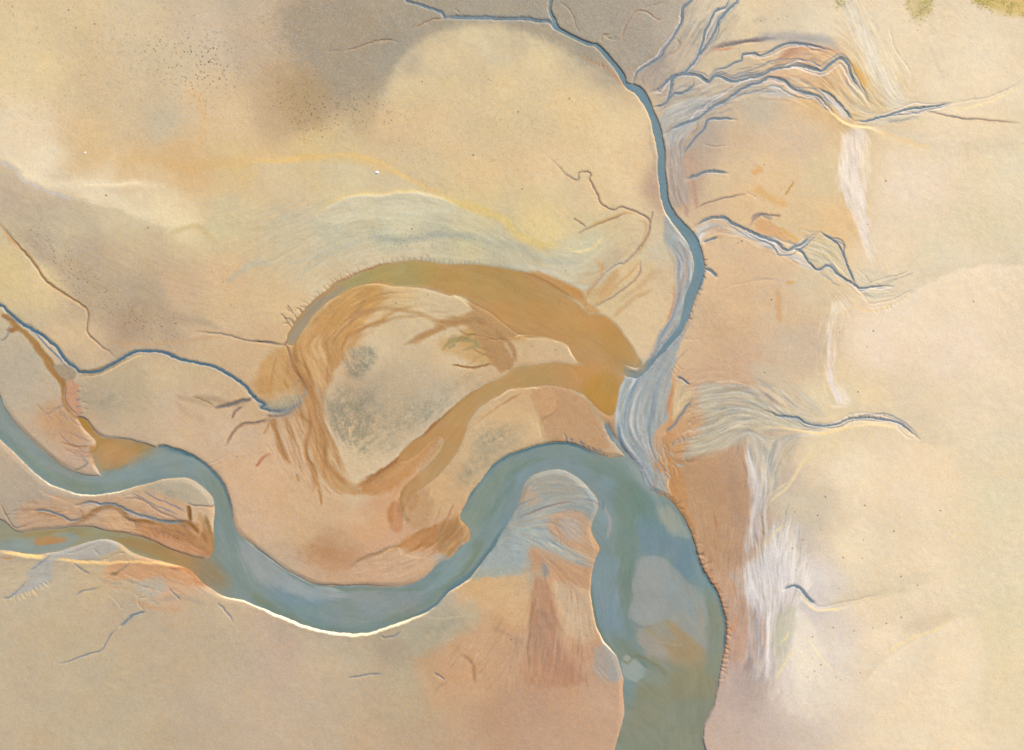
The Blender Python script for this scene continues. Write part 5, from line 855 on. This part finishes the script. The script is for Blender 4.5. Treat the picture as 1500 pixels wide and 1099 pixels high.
for q in '225,378 300,463 245,496 360,200 497,427 605,333 402,103 767,285 329,852 328,968 375,1002 340,1035 305,1065 457,1068 483,1082 553,818 653,804 727,779 806,747 893,575 806,527 473,593 612,147 912,175 1018,175 237,182 376,277 283,332 598,432 587,1045 442,802'.split():
    x,y=map(float,q.split(',')); put('stone',sb[R2.integers(3)],1100+x/SC,700+y/SC,R2.uniform(.07,.14),R2.uniform(0,6),'small brown stone among others strewn on the pale cream sand at right','stone',grp)
grp='dark weed clumps on the sand flat'
tl='A1:370,55 510,130 825,262 67,37 570,1048 410,150 B1:795,343 570,168 1195,635 1137,580 1240,755 A2:277,653 375,735 745,645 1265,425 910,437 1290,860 1185,832 720,600 A3:345,528 70,600 92,1015 330,510 B3:1250,425 1430,730 325,575 1270,415 1390,5 A4:55,112 145,102 195,88 725,970 895,160 B4:1197,738 478,905 625,982 625,325 110,728 C4:75,240 575,345 657,17 C3:192,482 540,190 620,100 270,120 145,100 D3:33,868 440,848 527,155 D2:1388,868 1415,885 D4:400,100 C1:1210,630 1275,690 C2:240,788 1270,370 1045,498 1008,525 B2:770,745 940,700 855,348'.split()
t0=None
for q in tl:
    if ':' in q: a,q=q.split(':'); t0=TL[a]
    x,y=map(float,q.split(',')); put('seaweed',tm[R2.integers(3)],t0[0]+x/SC,t0[1]+y/SC,R2.uniform(.09,.17),R2.uniform(0,6),'small dark clump of weed lying alone on the bare sand','seaweed',grp)
# yellow-green weed beds: too many tufts to count
def bed(name,label,s,n,mat,size,seed):
    r=np.random.default_rng(seed); W,m=poly(s,5); base_=tuft_mesh(seed,mat,7); bv=np.array([v.co[:] for v in base_.vertices],np.float32); bf=np.array([p.vertices[:] for p in base_.polygons])
    vs=[];fs=[];k=0; hh,ww=m.shape
    while k<n:
        j=r.integers(hh); i=r.integers(ww)
        gxx=float(U[W][j,i]); gyy=float(V[W][j,i])
        if r.random()>m[j,i]**1.5 or vn(gxx,gyy)<r.uniform(-.6,.9): 
            k+=.05; continue
        a=r.uniform(0,6.28); s_=size*r.uniform(.5,1.3); c,sn=math.cos(a),math.sin(a)
        q=bv*s_; x=q[:,0]*c-q[:,1]*sn+(gxx-CU)*K; y=q[:,0]*sn+q[:,1]*c-(gyy-CV)*K; z=q[:,2]*.5+float(H[W][j,i])*K
        vs.append(np.stack([x,y,z],1)); fs.append(bf+len(bv)*(len(vs)-1)); k+=1
    bpy.data.meshes.remove(base_)
    me=bpy.data.meshes.new(name); me.from_pydata(np.vstack(vs).tolist(),[],np.vstack(fs).tolist()); me.update(); me.materials.append(mat)
    o=bpy.data.objects.new(name,me); C.objects.link(o); o['kind']='stuff'; o['label']=label
VN=fbm(16,701,3)
def vn(x,y): return float(VN[min(NY-1,int(np.searchsorted(gy,y))),min(NX-1,int(np.searchsorted(gx,x)))])
bed('algae','yellow green weed bed in the top right corner','A4 1170,-80 1560,-80 1560,100 1400,90 1280,60 1200,20',1500,MA,.16,51)
bed('algae','olive weed bed at the top edge right of the white streaks','A4 830,-60 960,-60 980,50 900,120 850,90',600,MA,.14,52)
bed('algae','tiny weed patch at the top edge above the pale streak','A4 440,-40 530,-40 530,25 470,45',160,MA,.12,53)
bed('algae','olive brown weed specks on the fading edge of the dark mud','A2 180,520 420,560 700,520 760,640 480,690 280,700 170,640',700,MT,.045,54)
# ------------------------------------------------------------------ light, sky, camera
w=bpy.data.worlds.new("World"); sc.world=w; w.use_nodes=True; nt=w.node_tree; bg=nt.nodes['Background']
sk=nt.nodes.new('ShaderNodeTexSky'); sk.sky_type='NISHITA'; sk.sun_disc=False
EL=math.radians(34); AZ=math.radians(38); sk.sun_elevation=EL; sk.sun_rotation=AZ
nt.links.new(sk.outputs[0],bg.inputs[0]); bg.inputs[1].default_value=.12
l=bpy.data.lights.new('sun','SUN'); l.energy=4; l.angle=math.radians(.5); l.color=(1,.95,.87)
so=bpy.data.objects.new('sun',l); C.objects.link(so); so.location=(60,80,90)
so.rotation_euler=Vector((math.sin(AZ)*math.cos(EL),math.cos(AZ)*math.cos(EL),math.sin(EL))).to_track_quat('Z','Y').to_euler()
cam=bpy.data.cameras.new('camera'); co=bpy.data.objects.new('camera',cam); C.objects.link(co); co.location=(0,0,110); cam.angle=2*math.atan(75/110); cam.clip_start=1; cam.clip_end=10000; sc.camera=co
sc.view_settings.view_transform='Standard'; sc.view_settings.look='None'; sc.view_settings.exposure=EXPO; sc.view_settings.gamma=1
sc.cycles.max_bounces=4
